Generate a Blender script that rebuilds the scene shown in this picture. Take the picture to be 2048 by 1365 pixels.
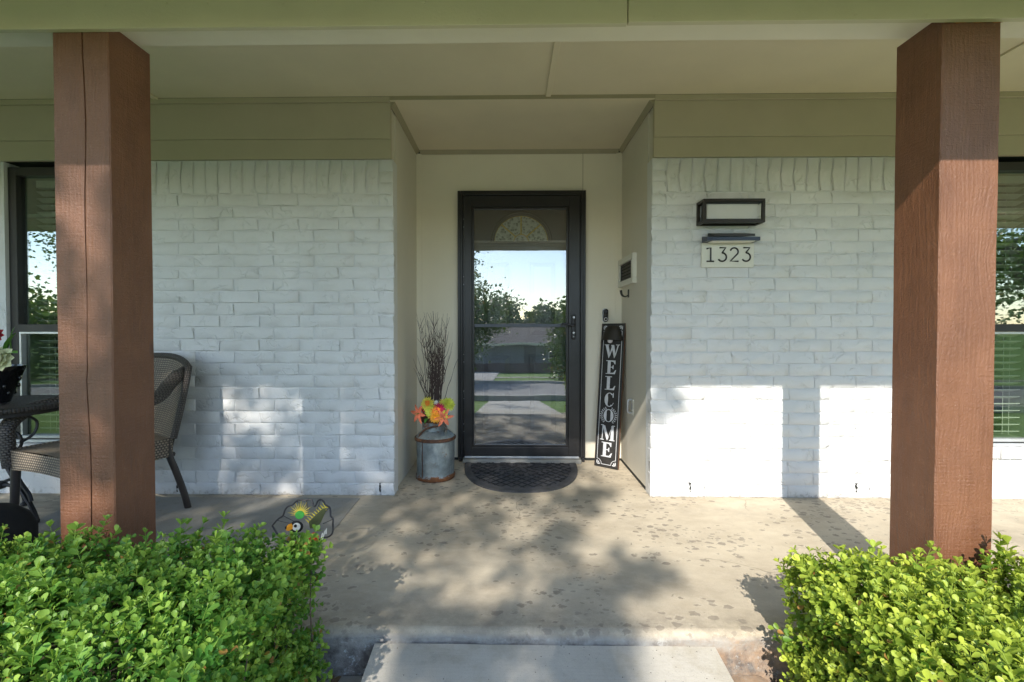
import bpy, bmesh, math, random
import numpy as np
from mathutils import Vector, Matrix, Euler
R = math.radians
random.seed(7); rng = np.random.default_rng(7)
for o in list(bpy.data.objects): bpy.data.objects.remove(o)
S = bpy.context.scene; C = S.collection

# ------------------------------------------------------------------ camera, sky, sun, exposure
cd = bpy.data.cameras.new('camera'); cam = bpy.data.objects.new('camera', cd); C.objects.link(cam)
cd.sensor_width = 36; cd.lens = 36*940/2048; cd.clip_start = .02; cd.clip_end = 2000
cam.location = (0, -2.94, 1.065); cam.rotation_euler = (R(89), 0, R(.9))
cd.shift_x = (1024-1003)/2048; cd.shift_y = (671-682.5)/2048
S.camera = cam
SUN = Vector((-.225, -1, .69)).normalized()
EL = math.asin(SUN.z); AZ = math.atan2(SUN.x, SUN.y)
W = bpy.data.worlds.new('World'); S.world = W; W.use_nodes = True
nt = W.node_tree; bg = nt.nodes['Background']
sk = nt.nodes.new('ShaderNodeTexSky'); sk.sky_type = 'NISHITA'; sk.sun_disc = False
sk.sun_elevation = EL; sk.sun_rotation = AZ; sk.air_density = 1.0; sk.dust_density = .25; sk.ozone_density = 1.0
nt.links.new(sk.outputs[0], bg.inputs[0]); bg.inputs[1].default_value = .15
sd = bpy.data.lights.new('sun', 'SUN'); sd.energy = 2.75; sd.angle = R(.53); sd.color = (1, .93, .82)
so = bpy.data.objects.new('sun', sd); C.objects.link(so); so.rotation_euler = SUN.to_track_quat('Z', 'Y').to_euler()
S.view_settings.view_transform = 'Standard'; S.view_settings.look = 'None'
S.view_settings.exposure = 1.3; S.view_settings.gamma = 1; S.view_settings.use_curve_mapping = False
S.render.engine = 'CYCLES'
S.cycles.max_bounces = 10; S.cycles.diffuse_bounces = 5; S.cycles.glossy_bounces = 4; S.cycles.transparent_max_bounces = 12

# ------------------------------------------------------------------ helpers
def tag(o, label=None, cat=None, group=None, kind=None):
    if label: o['label'] = label
    if cat: o['category'] = cat
    if group: o['group'] = group
    if kind: o['kind'] = kind
    return o
def thing(name, label, cat, loc=(0, 0, 0), rot=(0, 0, 0), group=None):
    o = bpy.data.objects.new(name, None); C.objects.link(o); o.location = loc; o.rotation_euler = rot
    o.empty_display_size = .1
    return tag(o, label, cat, group, 'thing')
def WL(p):
    v = Vector((0, 0, 0))
    while p: v += p.location; p = p.parent
    return v
def place(o, parent, local=False):
    if parent is not None:
        o.parent = parent
        if not local: o.location = o.location - WL(parent)
    return o
class B:
    """collects faces; .obj() links them as ONE mesh object"""
    def __init__(s): s.v = []; s.f = []; s.uv = None; s.sm = False
    def add(s, vs, fs):
        n = len(s.v); s.v += [tuple(v) for v in vs]; s.f += [tuple(i+n for i in f) for f in fs]; return s
    def box(s, x0, x1, y0, y1, z0, z1, b=0):
        if b <= 0:
            return s.add([(x0,y0,z0),(x1,y0,z0),(x1,y1,z0),(x0,y1,z0),(x0,y0,z1),(x1,y0,z1),(x1,y1,z1),(x0,y1,z1)],
                [(0,3,2,1),(4,5,6,7),(0,1,5,4),(1,2,6,5),(2,3,7,6),(3,0,4,7)])
        bm = bmesh.new(); bmesh.ops.create_cube(bm, size=1)
        for v in bm.verts:
            v.co = Vector(((x0+x1)/2+v.co.x*(x1-x0), (y0+y1)/2+v.co.y*(y1-y0), (z0+z1)/2+v.co.z*(z1-z0)))
        bmesh.ops.bevel(bm, geom=list(bm.edges), offset=b, segments=2, affect='EDGES', profile=.5)
        bm.verts.index_update()
        s.add([v.co for v in bm.verts], [[v.index for v in f.verts] for f in bm.faces]); bm.free(); return s
    def tube(s, pts, r, n=8, cap=True):
        pts = [Vector(p) for p in pts]; m = len(pts)
        rr = r if isinstance(r, (list, tuple)) else [r]*m
        t0 = (pts[1]-pts[0]).normalized(); up = Vector((0, 0, 1)) if abs(t0.z) < .9 else Vector((1, 0, 0))
        nx = t0.cross(up).normalized(); vs = []
        for i in range(m):
            t = (pts[min(i+1, m-1)]-pts[max(i-1, 0)]).normalized()
            nx = (nx-t*nx.dot(t)).normalized(); ny = t.cross(nx)
            ra = rr[i]; ra, rb = ra if isinstance(ra, tuple) else (ra, ra)
            for k in range(n):
                a = 2*math.pi*k/n; vs.append(pts[i]+nx*math.cos(a)*ra+ny*math.sin(a)*rb)
        fs = [(i*n+k, i*n+(k+1) % n, (i+1)*n+(k+1) % n, (i+1)*n+k) for i in range(m-1) for k in range(n)]
        if cap: fs += [tuple(range(n-1, -1, -1)), tuple((m-1)*n+k for k in range(n))]
        return s.add(vs, fs)
    def lathe(s, prof, n=32, c=(0, 0, 0), cap=False, wob=None):
        vs = []
        for j, (r, z) in enumerate(prof):
            for k in range(n):
                a = 2*math.pi*k/n; q = wob(a, z) if wob else 1
                vs.append((c[0]+r*q*math.cos(a), c[1]+r*q*math.sin(a), c[2]+z))
        fs = [(j*n+k, j*n+(k+1) % n, (j+1)*n+(k+1) % n, (j+1)*n+k) for j in range(len(prof)-1) for k in range(n)]
        if cap: fs += [tuple(range(n-1, -1, -1)), tuple((len(prof)-1)*n+k for k in range(n))]
        return s.add(vs, fs)
    def prism(s, poly, f0, f1):
        """poly: 2D points; f0/f1 map (a,b)->3D for the two caps"""
        n = len(poly)
        return s.add([f0(*p) for p in poly]+[f1(*p) for p in poly],
            [tuple(range(n-1, -1, -1)), tuple(range(n, 2*n))]+[(i, (i+1) % n, (i+1) % n+n, i+n) for i in range(n)])
    def grid(s, fn, nu, nv, thick=0):
        vs = [fn(i/nu, j/nv) for j in range(nv+1) for i in range(nu+1)]
        fs = [(j*(nu+1)+i, j*(nu+1)+i+1, (j+1)*(nu+1)+i+1, (j+1)*(nu+1)+i) for j in range(nv) for i in range(nu)]
        return s.add(vs, fs)
    def sphere(s, c, r, n=12, m=8):
        rx, ry, rz = r if isinstance(r, tuple) else (r, r, r)
        vs = [(c[0], c[1], c[2]-rz)]
        for j in range(1, m):
            t = math.pi*j/m
            for k in range(n):
                a = 2*math.pi*k/n
                vs.append((c[0]+rx*math.sin(t)*math.cos(a), c[1]+ry*math.sin(t)*math.sin(a), c[2]-rz*math.cos(t)))
        vs.append((c[0], c[1], c[2]+rz)); L = len(vs)-1
        fs = [(0, 1+(k+1) % n, 1+k) for k in range(n)]
        fs += [(1+j*n+k, 1+j*n+(k+1) % n, 1+(j+1)*n+(k+1) % n, 1+(j+1)*n+k) for j in range(m-2) for k in range(n)]
        fs += [(L, 1+(m-2)*n+k, 1+(m-2)*n+(k+1) % n) for k in range(n)]
        return s.add(vs, fs)
    def mesh(s, name, mat, smooth=False):
        me = bpy.data.meshes.new(name); me.from_pydata(s.v, [], s.f)
        me.materials.append(mat)
        if smooth: me.polygons.foreach_set('use_smooth', [True]*len(me.polygons))
        me.update(); return me
    def obj(s, name, mat, parent=None, smooth=False, local=False, **kw):
        o = bpy.data.objects.new(name, s.mesh(name, mat, smooth)); C.objects.link(o)
        place(o, parent, local); tag(o, **kw); return o
def auto(o, ang=40):
    me = o.data
    me.polygons.foreach_set('use_smooth', [True]*len(me.polygons))
    try: me.set_sharp_from_angle(angle=R(ang))
    except Exception: pass
    return o
def arc(cx, cy, r, a0, a1, n=12, ry=None):
    ry = ry or r
    return [(cx+r*math.cos(R(a0+(a1-a0)*i/n)), cy+ry*math.sin(R(a0+(a1-a0)*i/n))) for i in range(n+1)]
def spline(P, n=6):
    P = [Vector(p) for p in P]; out = []
    for i in range(len(P)-1):
        a, b, c, d = P[max(i-1, 0)], P[i], P[i+1], P[min(i+2, len(P)-1)]
        for k in range(n):
            t = k/n
            out.append(.5*((2*b)+(-a+c)*t+(2*a-5*b+4*c-d)*t*t+(-a+3*b-3*c+d)*t**3))
    out.append(P[-1]); return out

# ------------------------------------------------------------------ materials
class N:
    def __init__(s, name):
        s.m = bpy.data.materials.new(name); s.m.use_nodes = True; s.t = s.m.node_tree
        s.p = s.t.nodes['Principled BSDF']; s.out = s.t.nodes['Material Output']
        s.pos = s.t.nodes.new('ShaderNodeNewGeometry').outputs['Position']
    def n(s, ty, **kw):
        x = s.t.nodes.new('ShaderNode'+ty)
        for k, v in kw.items():
            if k in x.inputs: s.set(x.inputs[k], v)
            else: setattr(x, k, v)
        return x
    def set(s, i, v):
        if isinstance(v, bpy.types.NodeSocket): s.t.links.new(v, i)
        elif isinstance(v, (tuple, list)) and len(v) == 3 and i.type == 'RGBA': i.default_value = (*v, 1)
        else: i.default_value = v
    def obj(s): return s.n('TexCoord').outputs['Object']
    def map(s, v, sc=(1, 1, 1), rot=(0, 0, 0), loc=(0, 0, 0)):
        x = s.n('Mapping'); s.set(x.inputs[0], v); x.inputs['Scale'].default_value = sc
        x.inputs['Rotation'].default_value = rot; x.inputs['Location'].default_value = loc; return x.outputs[0]
    def noise(s, v, sc=5, det=4, ro=.6, dist=0):
        x = s.n('TexNoise'); s.set(x.inputs['Vector'], v)
        x.inputs['Scale'].default_value = sc; x.inputs['Detail'].default_value = det
        x.inputs['Roughness'].default_value = ro; x.inputs['Distortion'].default_value = dist
        return x.outputs['Fac']
    def vor(s, v, sc=5, feat='F1', out='Distance', rnd=1):
        x = s.n('TexVoronoi'); x.feature = feat; s.set(x.inputs['Vector'], v); x.inputs['Scale'].default_value = sc
        x.inputs['Randomness'].default_value = rnd; return x.outputs[out]
    def mr(s, v, a, b, c=0., d=1., clamp=True, sm=False):
        x = s.n('MapRange'); s.set(x.inputs['Value'], v); x.clamp = clamp
        if sm: x.interpolation_type = 'SMOOTHSTEP'
        for i, q in zip(('From Min', 'From Max', 'To Min', 'To Max'), (a, b, c, d)): x.inputs[i].default_value = q
        return x.outputs[0]
    def math(s, op, a, b=0.):
        x = s.n('Math'); x.operation = op; s.set(x.inputs[0], a); s.set(x.inputs[1], b); return x.outputs[0]
    def mix(s, f, a, b, mode='MIX'):
        x = s.n('Mix'); x.data_type = 'RGBA'; x.blend_type = mode
        s.set(x.inputs[0], f); s.set(x.inputs[6], a); s.set(x.inputs[7], b); return x.outputs[2]
    def sep(s, v):
        x = s.n('SeparateXYZ'); s.set(x.inputs[0], v); return x.outputs
    def warp(s, v, sc, amt):
        x = s.n('TexNoise'); s.set(x.inputs['Vector'], v); x.inputs['Scale'].default_value = sc
        m = s.n('VectorMath'); m.operation = 'MULTIPLY_ADD'
        s.set(m.inputs[0], x.outputs['Color']); m.inputs[1].default_value = (amt,)*3; s.set(m.inputs[2], v); return m.outputs[0]
    def bump(s, h, dist=.003, st=1., nrm=None):
        x = s.n('Bump'); s.set(x.inputs['Height'], h); x.inputs['Distance'].default_value = dist
        x.inputs['Strength'].default_value = st
        if nrm: s.set(x.inputs['Normal'], nrm)
        return x.outputs[0]
    def fin(s, col, rough=.6, nrm=None, met=0., spec=.5):
        s.set(s.p.inputs['Base Color'], col); s.set(s.p.inputs['Roughness'], rough)
        s.set(s.p.inputs['Metallic'], met); s.p.inputs['Specular IOR Level'].default_value = spec
        if nrm: s.set(s.p.inputs['Normal'], nrm)
        return s.m
def plain(name, col, rough=.5, met=0., var=.12, vs=12, bs=90, bd=.0006, spec=.5, dirt=None):
    m = N(name); v = m.noise(m.pos, vs, 5)
    c = m.mix(m.mr(v, .3, .7), tuple(x*(1-var) for x in col), tuple(min(1, x*(1+var)) for x in col))
    if dirt:
        c = m.mix(m.mr(m.noise(m.pos, dirt[1], 8, .7), .52, .68), c, dirt[0])
    h = m.noise(m.pos, bs, 3)
    return m.fin(c, m.mr(v, .2, .8, rough*.85, min(1, rough*1.15)), m.bump(h, bd), met, spec)

def brick_paint():
    m = N('painted_brick'); w = m.warp(m.pos, 9, .05)
    n1 = m.noise(w, 34, 7, .68, 1.0)
    cre = m.mr(m.vor(m.warp(m.pos, 14, .09), 15, 'DISTANCE_TO_EDGE'), 0, .09)
    msk = m.mr(m.noise(m.pos, 11, 2), .5, .62)
    cr = m.math('MULTIPLY', m.math('SUBTRACT', 1., cre), msk)
    fine = m.noise(m.pos, 160, 3)
    h = m.math('ADD', m.math('MULTIPLY', n1, .8), m.math('MULTIPLY', cr, -.9))
    h = m.math('ADD', h, m.math('MULTIPLY', fine, .06))
    c = m.mix(m.mr(m.noise(m.pos, 3, 4), .3, .7), (.655, .66, .665), (.71, .715, .72))
    c = m.mix(m.mr(m.noise(m.pos, 75, 4, .7), .70, .74, 0, .75), c, (.2, .19, .175))
    # grime just above the floor
    z = m.sep(m.pos)[2]
    g = m.math('MULTIPLY', m.mr(z, .05, 0, 0, 1), m.mr(m.noise(m.pos, 40, 5, .7), .5, .62))
    c = m.mix(m.math('MULTIPLY', g, .6), c, (.22, .2, .17))
    return m.fin(c, .55, m.bump(h, .0042, .85), spec=.35)

def porch_conc():
    m = N('stained_concrete'); p = m.pos; x, y, z = m.sep(p)
    big = m.noise(m.map(p, (.9, 1.6, 1)), 2.3, 5, .6)
    c = m.mix(m.mr(big, .35, .65), (.45, .385, .29), (.60, .525, .405))
    c = m.mix(m.mr(m.noise(m.map(p, (1, 1.9, 1), (0, 0, .5)), 9, 9, .75), .45, .7, 0, .5), c, (.66, .59, .47))
    # leopard-like etched spots with a pale rim, denser in places
    wp = m.warp(m.map(p, (1, 1.35, 1), (0, 0, .35)), 26, .035)
    def spots(sc, off, thr0, thr1):
        q = m.map(wp, loc=off); d = m.vor(q, sc); k = m.n('TexVoronoi'); m.set(k.inputs['Vector'], q); k.inputs['Scale'].default_value = sc
        s = m.sep(k.outputs['Color'])[0]
        dens = m.mr(m.noise(m.map(p, loc=off), 1.7, 3, .5), thr0, thr1)
        on = m.math('LESS_THAN', s, dens)
        r = m.math('ADD', m.mr(m.sep(k.outputs['Color'])[1], 0, 1, .18, .44), m.mr(m.noise(p, 70, 3), .3, .7, -.1, .1))
        body = m.math('MULTIPLY', on, m.mr(m.math('SUBTRACT', r, d), -.01, .05))
        rim = m.math('MULTIPLY', on, m.mr(m.math('ABSOLUTE', m.math('SUBTRACT', d, m.math('ADD', r, .06))), .06, .0))
        return body, rim
    b1, r1 = spots(19, (0, 0, 0), .46, .58); b2, r2 = spots(31, (3, 1, 0), .52, .62)
    c = m.mix(m.math('MULTIPLY', m.math('MAXIMUM', r1, m.math('MULTIPLY', r2, .6)), .5), c, (.62, .56, .45))
    bm_ = m.math('MULTIPLY', m.math('MAXIMUM', b1, m.math('MULTIPLY', b2, .7)), m.mr(m.noise(p, 30, 5, .7), .3, .65, .45, .95))
    wash = m.math('MULTIPLY', m.mr(m.noise(m.map(p, loc=(5, 2, 0)), 1.9, 7, .68), .50, .66), m.mr(m.noise(p, 13, 8, .75), .38, .6, .35, 1))
    c = m.mix(m.math('MULTIPLY', wash, .55), c, (.30, .26, .21))
    c = m.mix(m.math('MULTIPLY', bm_, .95), c, (.245, .21, .17))
    # dirtier, blue-grey worn band near the front edge and at far left
    edge = m.math('MULTIPLY', m.mr(y, -1.13, -1.25), m.mr(m.noise(p, 9, 6, .75), .4, .6))
    c = m.mix(m.math('MULTIPLY', edge, .55), c, (.27, .235, .19))
    lf = m.math('MULTIPLY', m.mr(x, -.6, -1.5), m.mr(m.noise(m.map(p, (1, 5, 1), (0, 0, -.5)), 5, 8, .7), .38, .6))
    c = m.mix(m.math('MULTIPLY', lf, .7), c, (.24, .22, .19))
    sp = m.mr(m.noise(p, 190, 2, .5), .69, .73)
    c = m.mix(m.math('MULTIPLY', sp, .55), c, (.12, .1, .085))
    crk = m.mr(m.vor(m.warp(m.warp(p, 3, .25), 30, .02), 1.1, 'DISTANCE_TO_EDGE'), .0035, .0012)
    crk = m.math('MULTIPLY', crk, m.mr(m.noise(p, 1.3, 2), .5, .56))
    c = m.mix(m.math('MULTIPLY', crk, .4), c, (.13, .11, .09))
    gt = m.mr(m.noise(p, 420, 2, .5), .60, .66); c = m.mix(m.math('MULTIPLY', gt, .35), c, (.20, .17, .14))
    face = m.mr(z, -.012, -.03)
    fr = m.mix(m.mr(m.noise(p, 11, 8, .75), .42, .62), (.13, .115, .11), (.36, .34, .31))
    fr = m.mix(m.mr(m.noise(p, 26, 9, .8), .56, .62), fr, (.52, .56, .58))
    fr = m.mix(m.math('MULTIPLY', m.mr(x, .5, .8), m.mr(m.noise(p, 6, 6, .7), .4, .6)), fr, (.45, .30, .19))
    par = m.math('MULTIPLY', m.mr(z, -.075, -.05), m.mr(m.noise(p, 13, 5, .7), .3, .55))
    fr = m.mix(m.math('MULTIPLY', par, .8), fr, (.38, .37, .345))
    c = m.mix(face, c, fr)
    h = m.math('ADD', m.math('MULTIPLY', m.noise(p, 45, 8, .7), .5), m.math('MULTIPLY', bm_, -.12))
    h = m.math('ADD', h, m.math('MULTIPLY', m.math('MULTIPLY', face, m.noise(p, 22, 7, .7)), 3.))
    return m.fin(c, m.mr(bm_, 0, 1, .75, .6), m.bump(h, .004, .7), spec=.35)

def conc(name, a, b, fine=.5, streak=True, pits=True):
    m = N(name); p = m.pos
    c = m.mix(m.mr(m.noise(p, 2.2, 6, .65), .35, .65), a, b)
    st = m.noise(m.map(p, (1.2, 60, 1)), 5, 4, .6)
    if streak: c = m.mix(m.mr(st, .4, .7, 0, .22), c, tuple(min(1, q*1.18) for q in b))
    c = m.mix(m.mr(m.noise(p, 17, 8, .75), .56, .7, 0, .4), c, tuple(q*.55 for q in a))
    if pits:
        c = m.mix(m.mr(m.vor(p, 42), .10, .07, 0, .8), c, (.06, .05, .045)); c = m.mix(m.mr(m.noise(p, 300, 2), .62, .68, 0, .4), c, tuple(q*.4 for q in a)); c = m.mix(m.mr(m.noise(p, 5, 8, .7), .52, .64, 0, .35), c, (.34, .29, .20))
    h = m.math('ADD', m.math('MULTIPLY', st, .35 if streak else 0), m.noise(p, 60, 8, .7))
    return m.fin(c, .8, m.bump(h, .003, fine), spec=.3)

def timber():
    m = N('brown_painted_timber'); p = m.obj()
    kn = m.vor(m.map(p, (4.2, 4.2, 1.7)), 1.3); k = m.mr(kn, 0, .23)
    w = m.warp(p, 5, .03)
    sh = m.math('MULTIPLY', m.mr(kn, .0, .45, 1, 0), .035)
    cmb = m.n('CombineXYZ'); m.set(cmb.inputs[0], sh); m.set(cmb.inputs[1], sh)
    ad = m.n('VectorMath'); ad.operation = 'ADD'; m.set(ad.inputs[0], w); m.set(ad.inputs[1], cmb.outputs[0])
    grain = m.noise(m.map(ad.outputs[0], (1, 1, .045)), 85, 4, .6)
    ring = m.n('TexWave'); m.set(ring.inputs[0], m.map(ad.outputs[0], (1, 1, .06))); ring.inputs['Scale'].default_value = 22
    ring.inputs['Distortion'].default_value = 3; ring.inputs['Detail'].default_value = 3
    saw = m.math('MULTIPLY', m.noise(m.map(p, (2.5, 2.5, 55), (.0, .35, 0)), 2.4, 6, .7), m.mr(m.noise(p, 3.1, 3), .42, .62))
    fz = m.noise(p, 130, 4, .7)
    h = m.math('ADD', m.math('MULTIPLY', grain, .55), m.math('MULTIPLY', ring.outputs['Fac'], .07))
    h = m.math('ADD', h, m.math('ADD', m.math('MULTIPLY', saw, .5), m.math('MULTIPLY', fz, .5)))
    h = m.math('ADD', h, m.math('MULTIPLY', m.mr(kn, 0, .10, -1, 0), .9))
    c = m.mix(m.mr(m.noise(p, 3.5, 5), .3, .7), (.15, .061, .030), (.22, .095, .048))
    c = m.mix(m.mr(m.noise(p, 220, 2), .70, .76, 0, .6), c, (.55, .42, .34))
    c = m.mix(m.mr(kn, .10, .03, 0, .75), c, (.085, .035, .018)); c = m.mix(m.mr(m.noise(m.map(p, (1, 1, .25)), 11, 7, .7), .5, .68, 0, .45), c, (.11, .042, .02)); c = m.mix(m.mr(m.noise(p, 38, 6, .75), .6, .7, 0, .3), c, (.36, .20, .12))
    return m.fin(c, .44, m.bump(h, .0065, .85), spec=.55)

def leafmat(name, old, young, sss=.35, dead=(.38, .20, .06)):
    m = N(name); a = m.n('Attribute'); a.attribute_name = 'tint'; f = a.outputs['Fac']
    c = m.mix(f, old, young)
    if dead: c = m.mix(m.mr(f, .992, .994), c, dead)
    m.fin(c, .42, spec=.35)
    tr = m.n('BsdfTranslucent'); m.set(tr.inputs[0], m.mix(.5, c, (.30, .45, .03)))
    ms = m.n('MixShader'); ms.inputs[0].default_value = sss
    m.t.links.new(m.p.outputs[0], ms.inputs[1]); m.t.links.new(tr.outputs[0], ms.inputs[2])
    m.t.links.new(ms.outputs[0], m.out.inputs[0]); return m.m

def glass(name, refl=.35, tint=(.9, .93, .92), rough=0., wav=.0):
    m = N(name); g = m.n('BsdfGlossy'); g.inputs[0].default_value = (.95, .97, 1, 1); g.inputs['Roughness'].default_value = rough
    if wav: m.set(g.inputs['Normal'], m.bump(m.noise(m.pos, 3.5, 1), wav, 1))
    t = m.n('BsdfTransparent'); t.inputs[0].default_value = (*tint, 1)
    f = m.n('LayerWeight'); f.inputs[0].default_value = .5     # facing term: the same from both sides of the thin pane
    s = m.n('MixShader'); m.set(s.inputs[0], m.math('ADD', m.math('MULTIPLY', m.math('POWER', f.outputs['Facing'], 4.), .6), refl))
    m.t.links.new(t.outputs[0], s.inputs[1]); m.t.links.new(g.outputs[0], s.inputs[2])
    m.t.links.new(s.outputs[0], m.out.inputs[0]); return m.m

def weave(name, a, b, su, sv):
    """woven wicker driven by UV"""
    m = N(name); uv = m.n('UVMap').outputs[0]; x, y, _ = m.sep(m.map(uv, (su, sv, 1)))
    row = m.math('FLOOR', y); xs = m.math('ADD', x, m.math('MULTIPLY', row, .5))
    fx = m.math('SUBTRACT', m.math('FRACT', xs), .5); fy = m.math('SUBTRACT', m.math('FRACT', y), .5)
    hx = m.mr(m.math('ABSOLUTE', fx), .5, .2); hy = m.mr(m.math('ABSOLUTE', fy), .5, .22)
    h = m.math('MULTIPLY', hx, hy)
    c = m.mix(h, (.012, .010, .009), m.mix(m.noise(m.pos, 35, 4), a, b))
    return m.fin(c, .45, m.bump(h, .003, 1.), spec=.5)

def galv():
    m = N('rusty_galvanised_steel'); p = m.obj(); z = m.sep(p)[2]
    c = m.mix(m.mr(m.noise(p, 14, 8, .72), .35, .65), (.30, .36, .38), (.17, .20, .21))
    c = m.mix(m.mr(m.noise(m.map(p, (1, 1, .35)), 9, 6), .58, .68, 0, .6), c, (.46, .52, .54))
    rn = m.noise(p, 24, 8, .75)
    low = m.math('MULTIPLY', m.mr(z, .055, .02), 1.); up = m.mr(z, .285, .40, 0, .5)
    r = m.mr(m.math('ADD', rn, m.math('MULTIPLY', m.math('MAXIMUM', low, up), .25)), .60, .68)
    c = m.mix(r, c, m.mix(m.noise(p, 60, 4), (.06, .025, .012), (.30, .12, .045)))
    return m.fin(c, m.mr(r, 0, 1, .45, .9), m.bump(m.math('ADD', rn, m.math('MULTIPLY', r, .4)), .002, .6), m.mr(r, 0, 1, .45, 0.))

MT = {}
MT['brick'] = brick_paint(); MT['porch'] = porch_conc(); MT['timber'] = timber(); MT['galv'] = galv()
MT['walk'] = conc('broom_concrete', (.46, .435, .385), (.56, .53, .47))
MT['patch'] = conc('patched_concrete', (.27, .26, .235), (.34, .33, .30), .4, False)
MT['edging'] = conc('old_edging_concrete', (.22, .22, .20), (.34, .33, .31), 1)
MT['paint_sage'] = plain('sage_fascia_paint', (.54, .49, .33), .55, var=.05, vs=3, bs=120, bd=.0008)
MT['paint_beam'] = plain('lightened_beam_paint', (.72, .66, .53), .55, var=.05, vs=3)  # paler than the beam core: light from the floor put into the colour
MT['paint_frieze'] = plain('olive_frieze_paint', (.47, .42, .30), .55, var=.05, vs=3)
MT['paint_ceiling'] = plain('taupe_ceiling_paint', (.70, .62, .47), .6, var=.05, vs=2)
MT['paint_trim'] = plain('olive_trim_paint', (.36, .32, .22), .55, var=.05)
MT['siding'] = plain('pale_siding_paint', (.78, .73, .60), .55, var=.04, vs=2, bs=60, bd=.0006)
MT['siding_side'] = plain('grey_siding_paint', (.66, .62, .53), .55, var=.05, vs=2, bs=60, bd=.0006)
MT['black'] = plain('black_door_paint', (.018, .018, .020), .35, var=.2)
MT['blackmatt'] = plain('black_frame_paint', (.022, .021, .020), .5, var=.2)
MT['bronze'] = plain('bronze_lamp_metal', (.030, .025, .021), .38, .4, var=.2)
MT['navy'] = plain('navy_roof_metal', (.03, .04, .065), .35, .3, var=.15)
MT['white'] = plain('white_plate_paint', (.70, .69, .62), .5, var=.04)
MT['diffuser'] = plain('frosted_diffuser', (.66, .64, .62), .35, var=.03)
MT['digit'] = plain('black_digit_enamel', (.008, .008, .01), .4)
MT['alu'] = plain('aluminium_sill', (.55, .57, .60), .35, .5)
MT['chrome'] = plain('brushed_steel', (.35, .35, .36), .28, .9)
MT['iron'] = plain('dark_wrought_iron', (.035, .033, .035), .45, .3, var=.3, bs=40, bd=.002)
MT['legm'] = plain('dark_brown_tube', (.045, .038, .036), .4, .2)
MT['rubber'] = plain('black_rubber', (.018, .019, .023), .5, var=.3, dirt=((.06, .06, .065), 9))
MT['rubberlt'] = plain('dusty_rubber_cells', (.075, .075, .08), .6, var=.45, vs=20)
MT['signb'] = plain('black_sign_board', (.020, .018, .017), .6, var=.4, vs=30, bs=60, bd=.001)
MT['signw'] = plain('white_sign_lettering', (.62, .63, .66), .6, var=.1, vs=40)
MT['signe'] = plain('brown_sign_edge', (.13, .065, .035), .7)
MT['shade'] = plain('dark_bronze_shade', (.032, .028, .022), .5, .3)
MT['bulb'] = plain('milky_bulb', (.62, .58, .6), .25)
MT['slat'] = plain('pale_blind_slat', (.78, .80, .74), .45, var=.05)
MT['jamb'] = plain('green_grey_jamb', (.30, .36, .28), .6)
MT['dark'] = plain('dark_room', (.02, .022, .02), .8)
MT['brass'] = plain('brass_came', (.85, .62, .14), .25, .2)
MT['doorp'] = plain('charcoal_entry_door', (.085, .09, .11), .16, var=.1, spec=.8)
MT['glass'] = glass('storm_glass', .17, (.93, .95, .95), 0, .0003)
MT['wglass'] = glass('window_glass', .24, (.85, .90, .86), 0, .0004)
MT['wglass2'] = glass('screened_window_glass', .10, (.8, .84, .8), .02, .0004)
MT['fan'] = (lambda m: m.fin(m.mix(m.mr(m.vor(m.warp(m.pos, 20, .04), 42), .1, .6), (.14, .17, .15), (.62, .66, .60)), .12, m.bump(m.vor(m.warp(m.pos, 20, .04), 42), .006, 1)))(N('rippled_fanlight_glass'))
MT['glossblack'] = plain('glossy_black_glaze', (.008, .008, .010), .08, var=.1, bs=14, bd=.003, spec=.7)
MT['mattblack'] = plain('soft_black_surface', (.008, .008, .009), .85, var=.1)
MT['twig'] = plain('dark_birch_twig', (.075, .05, .045), .7, var=.4, vs=60)
MT['bark'] = plain('grey_brown_bark', (.12, .09, .065), .9, var=.35, vs=8, bs=30, bd=.01)
MT['core'] = plain('hedge_wood_and_shade', (.045, .038, .018), .95, var=.6, vs=40, bs=60, bd=.02)
MT['soil'] = plain('dark_mulch', (.06, .045, .032), .95, var=.5, vs=50, bs=90, bd=.02)
MT['lawn'] = (lambda m: m.fin(m.mix(m.mr(m.noise(m.pos, 1.2, 8, .75), .35, .65), (.11, .22, .03), (.20, .33, .06)), .8, m.bump(m.noise(m.pos, 55, 5), .03, .8), spec=.2))(N('mown_grass'))
MT['road'] = conc('pale_asphalt', (.26, .25, .24), (.34, .33, .31), .5, False, False)
MT['roofn'] = plain('grey_brown_shingles', (.15, .125, .115), .9, var=.25, vs=6, bs=30, bd=.02)
MT['wallN'] = plain('grey_neighbour_siding', (.26, .25, .25), .8, var=.1)
MT['gravel'] = plain('pale_gravel', (.50, .47, .43), .9, var=.3, vs=40, bs=40, bd=.03)
MT['shingle'] = plain('grey_shingles', (.16, .15, .14), .9, var=.3, vs=20, bs=50, bd=.01)
MT['leafH'] = leafmat('boxwood_leaf', (.075, .235, .038), (.46, .64, .11), .37)
MT['leafR'] = leafmat('sunny_boxwood_leaf', (.11, .23, .028), (.56, .64, .09), .34)  # yellower copy of the boxwood leaf: sunlight put into the colour
MT['leafT'] = leafmat('tree_leaf', (.030, .062, .014), (.085, .14, .028), .26)
MT['wick'] = weave('grey_brown_wicker', (.20, .16, .12), (.42, .345, .26), 17, 21)
MT['wickd'] = weave('dark_wicker', (.045, .038, .034), (.14, .12, .105), 10, 22)
def flat(name, col, rough=.5, var=.18, vs=60): return plain(name, col, rough, var=var, vs=vs, bs=200, bd=.0003)

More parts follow.
